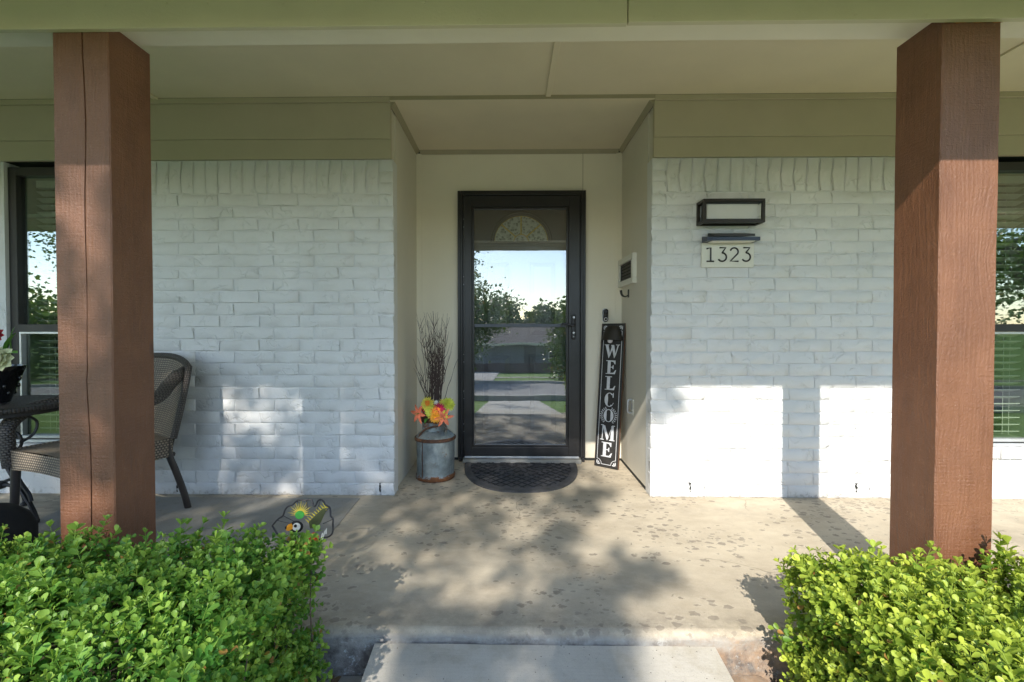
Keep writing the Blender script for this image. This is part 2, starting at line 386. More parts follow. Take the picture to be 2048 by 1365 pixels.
# ------------------------------------------------------------------ ground, walk, street (behind the camera it runs downhill)
def gz(y):
    P = [(-1.2, -.38), (-2.6, -.38), (-4., -.40), (-6.3, -.675), (-7., -.72), (-14.5, -1.25), (-33.5, -2.62), (-50, -2.8), (-120, -3.4), (-400, -3.4)]
    if y > P[0][0]: return P[0][1]
    for (a, za), (b, zb) in zip(P, P[1:]):
        if y >= b: return za+(zb-za)*(a-y)/(a-b)
    return P[-1][1]
def sheet(name, mat, x0, x1, ys, dz, kind='structure', side=None, **kw):
    b = B(); n = len(ys)
    b.grid(lambda u, v: (lambda y: (x0+(x1-x0)*u, y, gz(y)+dz))(ys[int(round(v*(n-1)))]), 6, n-1)
    if side:
        for xx in (x0, x1):
            k = len(b.v); b.add([(xx, y, gz(y)+dz-t) for y in ys for t in (0, side)], [(2*i, 2*i+1, 2*i+3, 2*i+2) for i in range(n-1)])
        for yy in (ys[0], ys[-1]): b.add([(x0, yy, gz(yy)+dz), (x1, yy, gz(yy)+dz), (x1, yy, gz(yy)+dz-side), (x0, yy, gz(yy)+dz-side)], [(0, 1, 2, 3)])
    return b.obj(name, mat, kind=kind, **kw)
YS = [60, 10, -1.2, -2.6, -4, -6.3, -7, -10, -14.5, -18, -22, -26, -33.5, -50, -120, -400]
sheet('lawn', MT['lawn'], -300, 300, YS, 0)
b = B(); b.grid(lambda u, v: (-7+14*u, -1.3-1.5*v, -.37+.02*math.sin(40*u)*math.cos(9*v)), 40, 10); b.obj('flower_bed_soil', MT['soil'], kind='structure')
sheet('street', MT['road'], -200, 200, [-7.0, -10, -14.5], .03)
b = B()
for y0, y1 in ((-6.98, -6.84), (-14.66, -14.52)): b.box(-200, 200, y1 if y1 < y0 else y0, y0 if y1 < y0 else y1, gz(y0)-.1, gz(y0)+.14)
b.obj('curb', MT['walk'], kind='structure')
sheet('sidewalk', MT['walk'], -200, 200, [-21.4, -22, -22.6], .03)
# the front walk: a raised slab sloping down from the porch edge
wz = lambda y: -.04+(y+1.33)*.1205
b = B()
for i, (ya, yb) in enumerate([(-1.325, -2.9), (-2.912, -4.5), (-4.512, -6.75)]):
    xl, xr = -.468, .712
    b.grid(lambda u, v: (xl+(xr-xl)*u, ya+(yb-ya)*v, wz(ya+(yb-ya)*v)+.0012*math.sin(9*u+7*v)), 8, 10)
    for xx in (xl, xr): b.add([(xx, ya, wz(ya)), (xx, yb, wz(yb)), (xx, yb, wz(yb)-.5), (xx, ya, wz(ya)-.5)], [(0, 1, 2, 3)])
    for yy in (ya, yb): b.add([(xl, yy, wz(yy)), (xr, yy, wz(yy)), (xr, yy, wz(yy)-.5), (xl, yy, wz(yy)-.5)], [(0, 1, 2, 3)])
b.obj('walkway', MT['walk'], kind='structure')
# porch slab with an uneven front face
b = B(); PE = -1.305
nx = 150
def fy(x, z): return PE-.004-.010*math.sin(5*x)*math.cos(17*z+x)-.008*math.sin(23*x+3)-(.018*max(0, -z-.09)*6 if z < -.09 else 0)
b.grid(lambda u, v: (-7+14*u, .95+(PE+.02-.95)*v, 0), 40, 12)
prof = [(.02, 0), (.008, -.002), (.0, -.010), (-.003, -.03), (-.004, -.07), (-.003, -.12), (-.004, -.2), (-.002, -.3), (0, -.42)]
def ff(u, v):
    x = -7+14*u; d, z = prof[int(round(v*8))]
    j = 0 if d >= .02 else (fy(x, z)-PE)*min(1, -z*20)
    return (x, PE+d+j, z)
b.grid(ff, 500, 8)
auto(b.obj('porch_floor', MT['porch'], kind='structure'), 60)
b = B(); b.box(-2.6, -.925, -1.0, -.055, .0, .004); b.v = [(x+(.018*((y+1)/-.95+1) if x > -1 else 0), y, z) for x, y, z in b.v]
b.obj('concrete_patch', MT['patch'], kind='structure')
# broken lower slabs beside the walk
for nm, poly, z, lab in (('edging_slab', [(-.475, -1.33), (-.60, -1.335), (-.635, -1.36), (-.69, -2.1), (-.475, -2.1)], -.15, 'pitted grey concrete edging slab beside the left edge of the walk'),
                    ('edging_slab', [(.72, -1.33), (.86, -1.335), (.93, -1.42), (.95, -2.1), (.72, -2.1)], -.13, 'rough tan concrete edging slab between the walk and the right hedge')):
    b = B(); b.prism(poly, lambda a, c: (a, c, z-.3), lambda a, c: (a, c, z))
    tag(b.obj(nm, MT['edging'] if poly[0][0] < 0 else MT['porch']), lab, 'edging')

# ------------------------------------------------------------------ brick walls, one object per brick
BW, BH, PX = .244, .066, .254; CH = .0759
def brick_mesh(w, h, seed, name='brick', rough=.0022):
    r = random.Random(seed); nx = max(2, int(round(w/.06))); ny = 2 if h < .1 else max(2, int(round(h/.06)))
    b = B(); d = .05; e = .0035
    X = [-w/2]+[-w/2+e+(w-2*e)*i/(nx-1) for i in range(nx)]+[w/2]
    Z = [-h/2]+[-h/2+e+(h-2*e)*i/(ny-1) for i in range(ny)]+[h/2]
    n = len(X); k = len(Z); vs = []
    for j, z in enumerate(Z):
        for i, x in enumerate(X):
            edge = i in (0, n-1) or j in (0, k-1)
            y = .0018+r.uniform(0, .0016) if edge else -.001+r.uniform(-rough, rough)
            jx = 0 if i in (0, n-1) else r.uniform(-.01, .01); jz = r.uniform(-.0022, .0022)
            vs.append((x+(r.uniform(-.0015, .0015) if edge else jx), y, z+jz))
    fs = [(j*n+i, j*n+i+1, (j+1)*n+i+1, (j+1)*n+i) for j in range(k-1) for i in range(n-1)]
    ring = [i for i in range(n)]+[j*n+n-1 for j in range(1, k)]+[(k-1)*n+i for i in range(n-2, -1, -1)]+[j*n for j in range(k-2, 0, -1)]
    L = len(vs); vs += [(vs[q][0], d, vs[q][2]) for q in ring]; m = len(ring)
    fs += [(ring[i], L+i, L+(i+1) % m, ring[(i+1) % m]) for i in range(m)]
    b.add(vs, fs); me = b.mesh(name, MT['brick'])
    me.polygons.foreach_set('use_smooth', [True]*len(me.polygons))
    try: me.set_sharp_from_angle(angle=R(50))
    except Exception: pass
    return me
CACHE = {}
def put_brick(wall, x0, x1, z0, z1, y=0., rt=False):
    w, h = round(x1-x0, 3), round(z1-z0, 3)
    if w < .025: return
    key = (w, h, random.randrange(6 if w > .2 else 2))
    if key not in CACHE: CACHE[key] = brick_mesh(w, h, hash(key) & 9999)
    o = bpy.data.objects.new('brick', CACHE[key]); C.objects.link(o)
    o.location = ((x0+x1)/2, y+random.uniform(-.0015, .0015), (z0+z1)/2); o.rotation_euler = (0, R(random.uniform(-.35, .35)), 0)
    place(o, wall)
def course(wall, xa, xb, corner, first, z0, sgn, z1=None):
    """bricks between xa..xb; joints counted from `corner` going in direction sgn"""
    z1 = z1 or z0+CH-.006; J = [corner, corner+sgn*first]
    while (J[-1]-xa)*(J[-1]-xb) <= 0: J.append(J[-1]+sgn*PX)
    J = sorted(J); g = .003
    for a, c in zip(J, J[1:]):
        a2, c2 = max(a, xa), min(c, xb)
        if c2-a2 > .03: put_brick(wall, a2+(g if a2 > xa+.001 else 0), c2-(g if c2 < xb-.001 else 0), z0+.004, z1)
def brick_wall(label, X0, X1, wx0, wx1, corner, sgn, weeps):
    w = thing('brick_wall', label, 'brick wall', ((X0+X1)/2, 0, 0))
    mortar = B()
    segs = [(X0, wx0, 0, 2.112), (wx1, X1, 0, 2.112), (wx0, wx1, 0, .25)]
    for a, c, z0, z1 in segs: mortar.box(a+.002, c-.002, .0058, .11, z0, z1)
    mortar.obj('mortar', MT['brick'], w)
    ncrs = 25
    for k in range(ncrs):
        z = k*CH; f = .090 if k % 2 == (0 if sgn < 0 else 0) else .249
        for a, c, z0, z1 in segs:
            if k*CH+.03 > z1: continue
            zz = min(z+CH-.003, z1-.003)
            course(w, a, c, corner, f+random.uniform(-.003, .003), z, sgn, zz)
    # soldier course on top
    zs = ncrs*CH; x = corner; i = 0
    while X0 < x+sgn*.04 < X1:
        xa, xb = sorted((x, x+sgn*(.076 if i else .088)))
        mid = (xa+xb)/2
        if not (wx0 < mid < wx1) and xa >= X0-.001 and xb <= X1+.001:
            if i == 0:
                for q in range(3): put_brick(w, xa+.003, xb-.004, zs+.004+q*.069, zs+.069+q*.069)
            else: put_brick(w, xa+.004, xb-.004, zs+.006, 2.106)
        x += sgn*(.076 if i else .088)+sgn*.002; i += 1
    # rowlock sill under the window
    x = wx0
    while x < wx1-.03:
        put_brick(w, x+.003, min(x+.073, wx1), .256, .322, -.018); x += .076
    for wxp, wzp in weeps:
        b = B(); v = []
        for t in range(7):
            z = wzp-.028+.056*t/6; q = .0035+.0025*math.sin(t*2.1+wxp*9)
            v += [(wxp-q+.002*math.sin(t*1.7), z), ]
        pl = v+[(2*wxp-a+.003*math.cos(i*2), z) for i, (a, z) in reversed(list(enumerate(v)))]
        b.prism(pl, lambda a, c: (a, -.0045, c), lambda a, c: (a, .02, c)); b.obj('weep_hole', MT['dark'], w)
    return w
wl = brick_wall('white painted brick wall left of the front door, around the left window', -3.66, -.723, -3.2, -2.262, -.723, -1, [(-2.108, .046), (-.814, .053)])
wr = brick_wall('white painted brick wall right of the front door with the lamp and house number', .886, 3.80, 2.72, 3.37, .886, 1, [(1.133, .063), (2.159, .066)])
for X0, X1, lab in ((-7, -3.662, 'plain white wall added beyond the left window to block stray light'), (3.802, 7, 'plain white wall added beyond the right window to block stray light')):
    b = B(); b.box(X0, X1, .002, .11, 0, 2.11); tag(b.obj('added_end_wall', MT['brick']), lab, 'wall')  # unseen wall extensions added to keep out light from behind
# uneven mortar bead down each brick corner, behind it the wooden reveal
# ------------------------------------------------------------------ entry alcove walls
AL, AR, AY = -.735, .893, .81
w = thing('alcove_wall', 'pale painted back wall of the entry alcove around the front door', 'wall', (.08, AY, 0))
b = B(); b.box(AL-.02, -.407, AY, AY+.05, .02, 2.44).box(.605, AR+.02, AY, AY+.05, .02, 2.44).box(-.407, .605, AY, AY+.05, 2.139, 2.44)
b.obj('siding_panel', MT['siding'], w)
b = B(); b.box(AL, AL+.042, AY-.008, AY-.001, .02, 2.44).obj('corner_trim', MT['siding'], w)
b = B(); b.box(AR-.046, AR, AY-.008, AY-.001, .02, 2.44).obj('corner_trim', MT['siding'], w)
b = B(); b.box(.583, .587, AY-.0015, AY+.01, 2.139, 2.44).obj('panel_seam', MT['paint_trim'], w)
b = B(); b.box(AL, -.41, AY-.003, AY+.04, 0, .02).box(.61, AR, AY-.003, AY+.04, 0, .02).obj('base_gap', MT['dark'], w)
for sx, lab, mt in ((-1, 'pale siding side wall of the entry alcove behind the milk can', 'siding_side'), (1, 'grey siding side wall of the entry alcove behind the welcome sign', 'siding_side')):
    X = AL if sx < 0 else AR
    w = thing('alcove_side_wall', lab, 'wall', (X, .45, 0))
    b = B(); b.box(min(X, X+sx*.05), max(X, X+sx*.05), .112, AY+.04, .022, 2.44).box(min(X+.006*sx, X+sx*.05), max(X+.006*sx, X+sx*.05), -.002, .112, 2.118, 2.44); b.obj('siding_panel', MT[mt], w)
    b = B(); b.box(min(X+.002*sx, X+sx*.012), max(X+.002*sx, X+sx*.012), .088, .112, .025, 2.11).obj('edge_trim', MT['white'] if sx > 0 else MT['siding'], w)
    if sx > 0:
        b = B(); b.add([(X-.001, .1, 0), (X+.03, .1, 0), (X+.03, AY, 0), (X-.001, AY, 0), (X+.001, .1, .03), (X+.03, .1, .03), (X+.03, AY, .02), (X+.001, AY, .02)],
            [(0, 1, 2, 3), (4, 7, 6, 5), (0, 4, 5, 1), (0, 3, 7, 4)]); b.obj('base_gap', MT['dark'], w)
    else:
        b = B(); b.box(X-.03, X-.004, .1, AY, 0, .022).obj('base_gap', MT['siding_side'], w)
b = B(); b.box(-7, 7, 1.9, 2.0, -.4, 2.6); tag(b.obj('dark_backdrop', MT['dark']), 'near-black sheet standing for the unlit rooms behind the windows', 'wall')  # near-black colour stands for the shade of unlit rooms

# ------------------------------------------------------------------ porch roof
rf = thing('porch_roof', 'sage and taupe painted porch roof with fascia, beam, panelled ceiling and frieze', 'porch roof', (0, 0, 2.5))
b = B(); b.box(-7, .392, -1.361, -1.341, 2.070, 2.42, .002).obj('fascia_board', MT['paint_sage'], rf)
b = B(); b.box(.395, 7, -1.363, -1.342, 2.073, 2.42, .002).obj('fascia_board', MT['paint_sage'], rf)
b = B(); b.grid(lambda u, v: (-7+14*u, -1.340+.133*v, 2.103+.0015*math.sin(19*u*2)*v), 60, 1)
b.obj('beam', MT['paint_beam'], rf)
B().box(-7, 7, -1.339, -1.207, 2.106, 2.485).obj('beam_core', MT['paint_frieze'], rf)
b = B(); rn = random.Random(4)
for k in range(30):
    x = -2.6+.18*k+rn.uniform(-.05, .05); z = 2.09+rn.choice((0, .06))+rn.uniform(-.006, .006); b.lathe([(0, .0012), (.004, .0008), (.005, 0)], 8)
    b.v[-24:] = [(x+q[0], -1.3635-q[2], z+q[1]) for q in b.v[-24:]]
b.obj('nail_head', MT['paint_sage'], rf, kind='stuff')
# ceiling panels (real gaps at the joints) and battens
px = [-7, -4.6, -2.19, .24, 2.58, 4.95, 7]
for a, c in zip(px, px[1:]):
    B().box(a+.002, c-.002, -1.207, -.031, 2.486, 2.495).obj('ceiling_panel', MT['paint_ceiling'], rf)
for x in px[1:-1]:
    B().box(x-.016, x+.016, -1.207, -.034, 2.474, 2.4855, .002).obj('batten', MT['paint_ceiling'], rf)
B().box(AL, AR, -.030, AY, 2.462, 2.472).obj('ceiling_panel', MT['paint_ceiling'], rf, label='lower ceiling panel over the entry alcove')
B().box(AL, AR, -.034, -.0301, 2.463, 2.486).obj('alcove_header', MT['paint_trim'], rf)
for X0, X1 in ((-7, AL-.001), (AR+.001, 7)):
    B().box(X0, X1, -.030, .0, 2.455, 2.486, .002).obj('frieze_trim', MT['paint_frieze'], rf)
    B().box(X0, X1, -.016, .02, 2.236, 2.4545, .002).obj('frieze_board', MT['paint_frieze'], rf)
    B().box(X0, X1, -.006, .02, 2.114, 2.2355, .002).obj('frieze_board', MT['paint_frieze'], rf)
def cove(p0, p1, nrm, s=.028):   # 45 degree crown strip in the alcove
    b = B(); n = Vector(nrm)
    v = []
    for p in (p0, p1):
        p = Vector(p); v += [p, p+n*s, p+n*s+Vector((0, 0, s)), p+Vector((0, 0, s))]
        v[-4] = p; v[-3] = p+n*.006
    b.add(v, [(0, 1, 5, 4), (1, 2, 6, 5), (2, 3, 7, 6), (3, 0, 4, 7), (0, 3, 2, 1), (4, 5, 6, 7)]); return b
cove((AL, -.01, 2.434), (AL, AY-.001, 2.434), (1, 0, 0)).obj('crown_strip', MT['paint_trim'], rf)
cove((AR, -.01, 2.434), (AR, AY-.001, 2.434), (-1, 0, 0)).obj('crown_strip', MT['paint_trim'], rf)
cove((AL+.03, AY-.001, 2.434), (AR-.03, AY-.001, 2.434), (0, -1, 0)).obj('crown_strip', MT['paint_trim'], rf)
B().box(-7.3, 7.3, -2.03, -1.365, 2.30, 2.312).obj('eave_soffit', MT['paint_sage'], rf)
B().box(-7.3, 7.3, -2.06, -2.032, 2.118, 2.33).obj('eave_fascia', MT['paint_sage'], rf)
b = B(); b.add([(-7.4, -2.12, 2.33), (7.4, -2.12, 2.33), (7.4, 4, 4.6), (-7.4, 4, 4.6), (-7.4, -2.12, 2.36), (7.4, -2.12, 2.36), (7.4, 4, 4.63), (-7.4, 4, 4.63)],
    [(0, 3, 2, 1), (4, 5, 6, 7), (0, 1, 5, 4), (1, 2, 6, 5), (2, 3, 7, 6), (3, 0, 4, 7)]).obj('roof_deck', MT['shingle'], rf)  # unseen roof slab put in to block light from the sky
B().box(-7, AL-.06, .06, .3, 2.12, 2.6).box(AR+.06, 7, .06, .3, 2.12, 2.6).box(-7, 7, AY+.06, AY+.3, 2.2, 2.7).obj('inner_header', MT['dark'], rf)
B().box(-7, 7, -1.2, 4, 2.62, 2.64).obj('light_block_sheet', MT['dark'], rf)  # unseen sheet added so no sky light leaks in from above

# ------------------------------------------------------------------ timber columns
def column(label, x0, x1, y0, y1, ztop, crack, seed, ragged=False):
    r = random.Random(seed); c = thing('timber_post', label, 'post', ((x0+x1)/2, (y0+y1)/2, -.03))
    nz = 70; b = B(); vs = []; z0 = -.03
    rows = []
    ph = r.uniform(0, 9)
    for k in range(nz+1):
        z = z0+(ztop-z0)*k/nz; t = k/nz
        w = lambda a: .0006*math.sin(z*5.1+a+ph)+.0003*math.sin(z*17+a*2)
        if crack:
            cx = x0+(x1-x0)*(.56+.02*math.sin(z*4.3)+.012*math.sin(z*11+1)+.06*(t-.5)*-1 - (.02 if z < .9 else 0))
            hw = .0022*(.35+.65*abs(math.sin(z*2.1+.8)))+.0004; dp = .012
            pts = [(x0+.004+w(1), y0+w(2)), (cx-hw-.004, y0+w(3)*.4), (cx-hw, y0+.001), (cx, y0+dp), (cx+hw, y0+.001), (cx+hw+.004, y0+w(3)*.4)]
        else:
            pts = [(x0+.004+w(1), y0+w(2)), (x0+(x1-x0)*.5, y0+w(3)*.4)]
        pts += [(x1-.004+w(4), y0+w(5)), (x1+w(4), y0+.004+w(5)), (x1+w(6), y1-.004), (x1-.004, y1), (x0+.004, y1), (x0+w(7), y1-.004), (x0+w(1), y0+.004)]
        rows.append(len(pts)); vs += [(a, d, z) for a, d in pts]
    n = rows[0]
    fs = [(k*n+i, k*n+(i+1) % n, (k+1)*n+(i+1) % n, (k+1)*n+i) for k in range(nz) for i in range(n)]
    fs += [tuple(range(n-1, -1, -1)), tuple(nz*n+i for i in range(n))]
    b.add(vs, fs); o = b.obj('post_body', MT['timber'], c)
    if ragged:
        b = B(); m = 14
        b.grid(lambda u, v: (x0+.002+(x1-x0-.003)*u, y0-.003, ztop-.030+v*.026+(0 if v else .002*math.sin(u*19)+.0015*math.sin(u*50))), m, 1)
        b.obj('caulk_strip', flat('orange_sealant', (.30, .11, .03), .5), c)
    return c
column('reddish brown rough sawn porch post on the left, split by a long crack', -1.563, -1.367, -1.340, -1.150, 2.102, True, 3)
column('brown rough sawn porch post on the right, standing in sunlight', 1.440, 1.632, -1.340, -1.150, 2.102, False, 8, True)

# ------------------------------------------------------------------ windows
def window(label, x0, x1, jl):
    z0, z1 = .325, 2.085; w = thing('window', label, 'window', ((x0+x1)/2, .05, z0))
    f = .052; y0, y1 = .028, .085
    b = B()
    for a, c, e, g in ((x0, x0+f, z0, z1), (x1-f, x1, z0, z1), (x0+f, x1-f, z1-f, z1)): b.box(a, c, y0, y1, e, g, .002)
    b.box(x0+f+.002, x1-f-.002, y0-.004, y1-.01, 1.036, 1.083, .002)
    b.obj('frame', MT['blackmatt'], w)
    B().box(x0+.01, x1-.01, y0-.012, y1, z0, z0+.018, .002).box(x0+f, x1-f, y0-.002, y1-.02, z0+.024, z0+.042, .002).obj('sill_track', MT['alu'], w)
    B().box(x0+f, x1-f, y0-.006, y0+.01, z0+.0185, z0+.0235).obj('sill_gasket', MT['black'], w)
    B().box(x0+f+.001, x0+f+.014, y0+.002, y1-.02, z0+.045, 1.034).box(x0+f+.015, x1-f-.001, y0+.002, y1-.02, 1.022, 1.034).box(x1-f-.014, x1-f-.001, y0+.002, y1-.02, z0+.045, 1.0215).obj('screen_frame', MT['alu'], w)
    B().box(x0+f, x1-f, .062, .066, 1.084, z1-f).obj('pane', MT['wglass'], w, label='upper window pane')
    B().box(x0+f, x1-f, .057, .061, z0+.043, 1.0355).obj('pane', MT['wglass2'], w, label='lower window pane')
    b = B()
    b.box(x0+f-.02, x0+f+.004, .09, .26, z0, z1).box(x1-f-.004, x1-f+.02, .09, .26, z0, z1).box(x0+f, x1-f, .09, .26, z1-f, z1-f+.02).box(x0+f, x1-f, .09, .26, z0, z0+.03)
    b.obj('inner_jamb', MT['jamb'], w)
    bl = B().box(x0+f+.03, x1-f-.03, .125, .17, z1-f-.05, z1-f-.003, .003).obj('blind', MT['slat'], w)
    sm = B().box(-(x1-x0)/2+f+.035, (x1-x0)/2-f-.035, -.025, .025, -.0018, .0018).mesh('slat', MT['slat'])
    z = z1-f-.085
    while z > z0+.06:
        o = bpy.data.objects.new('slat', sm); C.objects.link(o); o.location = ((x0+x1)/2, .147, z); o.rotation_euler = (R(-20), 0, 0); place(o, bl)
        z -= .0446
    b = B()
    for xx in (x0+.16, x0+.20, x1-.16, x1-.20): b.tube([(xx, .12, z1-f-.05), (xx, .12, z0+.05)], .0014, 4)
    b.obj('ladder_cord', MT['slat'], bl)
    return w
window('tall black framed window with blinds behind the left porch post', -3.2, -2.262, 0)
window('tall black framed window with blinds behind the right porch post', 2.72, 3.37, 0)

# ------------------------------------------------------------------ front door: storm door and the entry door behind it
sdoor = thing('storm_door', 'black full glass storm door with its black casing and lever handle', 'door', (.1, .76, .03))
b = B()
def casing(b, x0, x1, z1, w, y0, y1, z0=.03, bv=.003):
    b.box(x0, x0+w, y0, y1, z0, z1, bv).box(x1-w, x1, y0, y1, z0, z1, bv).box(x0+w+.0005, x1-w-.0005, y0, y1, z1-w, z1, bv)
casing(b, -.405, .605, 2.139, .022, .775, .86)
casing(b, -.382, .582, 2.116, .018, .758, .86)
casing(b, -.3635, .5635, 2.0975, .012, .768, .86)
b.obj('casing', MT['black'], sdoor)
b = B()   # door leaf
x0, x1, z0, z1 = -.349, .549, .052, 2.083
gx0, gx1, gz0, gz1 = -.272, .448, .140, 1.985
yF, yB = .735, .766
b.box(x0, gx0-.018, yF, yB, z0, z1, .002).box(gx1+.018, x1, yF, yB, z0, z1, .002)
b.box(gx0-.0175, gx1+.0175, yF, yB, z0, gz0-.018, .002).box(gx0-.0175, gx1+.0175, yF, yB, gz1+.018, z1, .002)
b.obj('door_frame', MT['black'], sdoor)
b = B()
b.box(gx0-.017, gx0, yF+.008, yB-.004, gz0-.017, gz1+.017, .003).box(gx1, gx1+.017, yF+.008, yB-.004, gz0-.017, gz1+.017, .003)
b.box(gx0+.0005, gx1-.0005, yF+.008, yB-.004, gz0-.017, gz0, .003).box(gx0+.0005, gx1-.0005, yF+.008, yB-.004, gz1, gz1+.017, .003)
b.obj('glazing_bead', MT['black'], sdoor)
B().box(gx0, gx1, .755, .759, gz0, gz1).obj('glass_pane', MT['glass'], sdoor)
B().box(gx0+.001, gx1-.001, .742, .7545, 1.064, 1.090, .003).obj('middle_rail', plain('slate_rail', (.07, .08, .10), .35, .3), sdoor)
hd = B().box(.488, .519, .722, .7348, .968, 1.162, .009).obj('handle_plate', MT['iron'], sdoor)
b = B(); b.tube(spline([(.510, .722, 1.084), (.507, .690, 1.084), (.488, .680, 1.078), (.462, .680, 1.083), (.435, .681, 1.092), (.415, .681, 1.088), (.402, .681, 1.073)], 5), [.009]*12+[.008]*12+[.006]*7, 8)
auto(b.obj('lever', MT['iron'], hd))
b = B(); b.tube([(.504, .7215, 1.14), (.504, .716, 1.14)], .008, 12).tube([(.504, .7215, 1.02), (.504, .716, 1.02)], .009, 12).tube([(.504, .7215, .99), (.504, .718, .99)], .004, 8)
b.obj('lock_cylinder', MT['chrome'], hd)
for z in (.27, .53, .82, 1.43, 1.88):
    b = B()
    for dz in (-.03, .03): b.tube([(-.3555, .7575, z+dz), (-.3555, .752, z+dz)], .003, 8)
    b.obj('hinge_screw', MT['alu'], sdoor)
B().box(-.3535, -.3505, .757, .766, .06, 2.07).obj('hinge_gap_strip', plain('dull_steel_strip', (.12, .12, .12), .4, .5), sdoor)
B().box(x0, x1, .728, .80, .036, .050, .002).obj('sill_strip', MT['alu'], sdoor)
B().box(-.36, .565, .70, .86, .0, .034, .006).obj('threshold', MT['edging'], sdoor)
for xx in (-.395, .575): B().box(xx, xx+.022, .755, .86, .0, .0295, .002).obj('casing_foot', MT['black'], sdoor)

ed = thing('entry_door', 'dark panelled entry door with an arched fanlight seen through the storm glass', 'door', (.1, .88, .03))
B().box(-.36, .56, .88, .92, .035, 2.11).obj('door_slab', MT['doorp'], ed)
def raised(x0, x1, z0, z1):
    b = B(); casing4 = [(x0, x1, z0, z1, .8705), (x0+.016, x1-.016, z0+.016, z1-.016, .8705)]
    b.box(x0, x0+.012, .870, .8795, z0, z1, .003).box(x1-.012, x1, .870, .8795, z0, z1, .003).box(x0+.0125, x1-.0125, .870, .8795, z0, z0+.012, .003).box(x0+.0125, x1-.0125, .870, .8795, z1-.012, z1, .003)
    a, c, e, g = x0+.014, x1-.014, z0+.014, z1-.014; s = .035
    b.add([(a, .8797, e), (c, .8797, e), (c, .8797, g), (a, .8797, g), (a+s, .866, e+s), (c-s, .866, e+s), (c-s, .866, g-s), (a+s, .866, g-s)],
        [(0, 1, 5, 4), (1, 2, 6, 5), (2, 3, 7, 6), (3, 0, 4, 7), (4, 5, 6, 7)])
    b.obj('raised_panel', MT['doorp'], ed)
raised(-.215, .020, .20, .845); raised(.155, .390, .20, .845); raised(-.215, .020, .985, 1.60); raised(.155, .390, .985, 1.60)
FX, FZ, FR, FH = .098, 1.755, .215, .205
def ell(r, h, n=28): return [(FX+r*math.cos(math.pi*i/n), FZ+h*math.sin(math.pi*i/n)) for i in range(n+1)]
fan = B().prism(ell(FR, FH), lambda a, c: (a, .868, c), lambda a, c: (a, .879, c)).obj('fanlight', MT['fan'], ed)
b = B()
for rr, tw in ((FR+.028, .010), (FR+.012, .007)):
    P = [(a, .868, c) for a, c in ell(rr, FH+rr-FR)]
    b.tube(P+[], tw, 6); b.tube([(FX-rr, .868, FZ-.004), (FX+rr, .868, FZ-.004)], tw, 6)
b.box(FX-FR-.055, FX+FR+.055, .862, .8795, FZ-.034, FZ-.012, .003)
b.obj('fanlight_frame', MT['doorp'], fan)
b = B(); b.tube([(a, .864, c) for a, c in ell(.058, .056)], .0035, 6)
b.tube([(a, .864, c) for a, c in ell(FR-.002, FH-.002)], .002, 5)
for ang in (42, 90, 138):
    ca, sa = math.cos(R(ang)), math.sin(R(ang)); b.tube([(FX+.058*ca, .864, FZ+.056*sa), (FX+FR*ca, .864, FZ+FH*sa)], .0055, 5)
b.obj('brass_came', MT['brass'], fan)
b = B(); b.tube([(a, .862, c) for a, c in ell(.050, .048)], .004, 6).obj('bevel_arc', MT['alu'], fan)
B().box(-7, 7, .925, .935, 0, 2.2).obj('inner_stop', MT['dark'], ed) if False else None

# ------------------------------------------------------------------ small things on the walls
d = thing('video_doorbell', 'black and silver video doorbell above the welcome sign', 'doorbell', (.762, .80, 1.155))
pl = arc(0, .032, .0195, 0, 180, 10)+arc(0, -.032, .0195, 180, 360, 10)
B().prism([(a*1.12, c*1.06) for a, c in pl], lambda a, c: (.762+a, .790, 1.158+c), lambda a, c: (.762+a, .8015, 1.158+c)).obj('back_plate', MT['chrome'], d)
B().prism(pl, lambda a, c: (.763+a, .776, 1.158+c), lambda a, c: (.763+a, .7898, 1.158+c)).obj('body', MT['glossblack'], d)
B().tube([(.763, .7755, 1.188), (.763, .772, 1.188)], .010, 16).obj('lens', MT['black'], d)
b = B(); b.tube([(.763+.0125*math.cos(R(t)), .7745, 1.127+.0125*math.sin(R(t))) for t in range(0, 361, 20)], .0022, 6, False).obj('button_ring', MT['bulb'], d)
# vent / chime box on the right alcove wall
d = thing('vent_box', 'white framed black grille box on the right side wall above the coat hook', 'vent', (AR, .60, 1.40))
def XB(b, y0, y1, z0, z1, d0, d1, bv=.002): return b.box(AR-d1, AR-d0, y0, y1, z0, z1, bv)
b = B(); XB(b, .36, .83-.03, 1.375, 1.415, .0005, .032); XB(b, .36, .80, 1.545, 1.585, .0005, .032); XB(b, .36, .40, 1.4155, 1.5445, .0005, .032); XB(b, .76, .80, 1.4155, 1.5445, .0005, .032)
b.obj('frame', MT['white'], d)
b = B(); XB(b, .401, .759, 1.416, 1.544, .0005, .008).obj('backing', MT['dark'], d)
b = B(); XB(b, .401, .42, 1.416, 1.544, .009, .02); XB(b, .74, .759, 1.416, 1.544, .009, .02); XB(b, .4205, .7395, 1.416, 1.43, .009, .02); XB(b, .4205, .7395, 1.53, 1.544, .009, .02)
b.obj('inner_rim', MT['blackmatt'], d)
for k in range(4): XB(B(), .421, .739, 1.437+.024*k, 1.450+.024*k, .009, .015, .001).obj('grille_bar', MT['blackmatt'], d)
d = thing('coat_hook', 'small black two pronged coat hook under the vent box', 'hook', (AR, .58, 1.30))
b = B().box(AR-.006, AR-.0005, .565, .595, 1.285, 1.345, .002); b.obj('hook_plate', MT['blackmatt'], d)
for dy in (-.012, .018):
    b = B(); b.tube(spline([(AR-.006, .58, 1.30), (AR-.028, .58+dy*.4, 1.292), (AR-.05, .58+dy, 1.305), (AR-.058, .58+dy*1.3, 1.34)], 5), .005, 7).obj('prong', MT['blackmatt'], d)
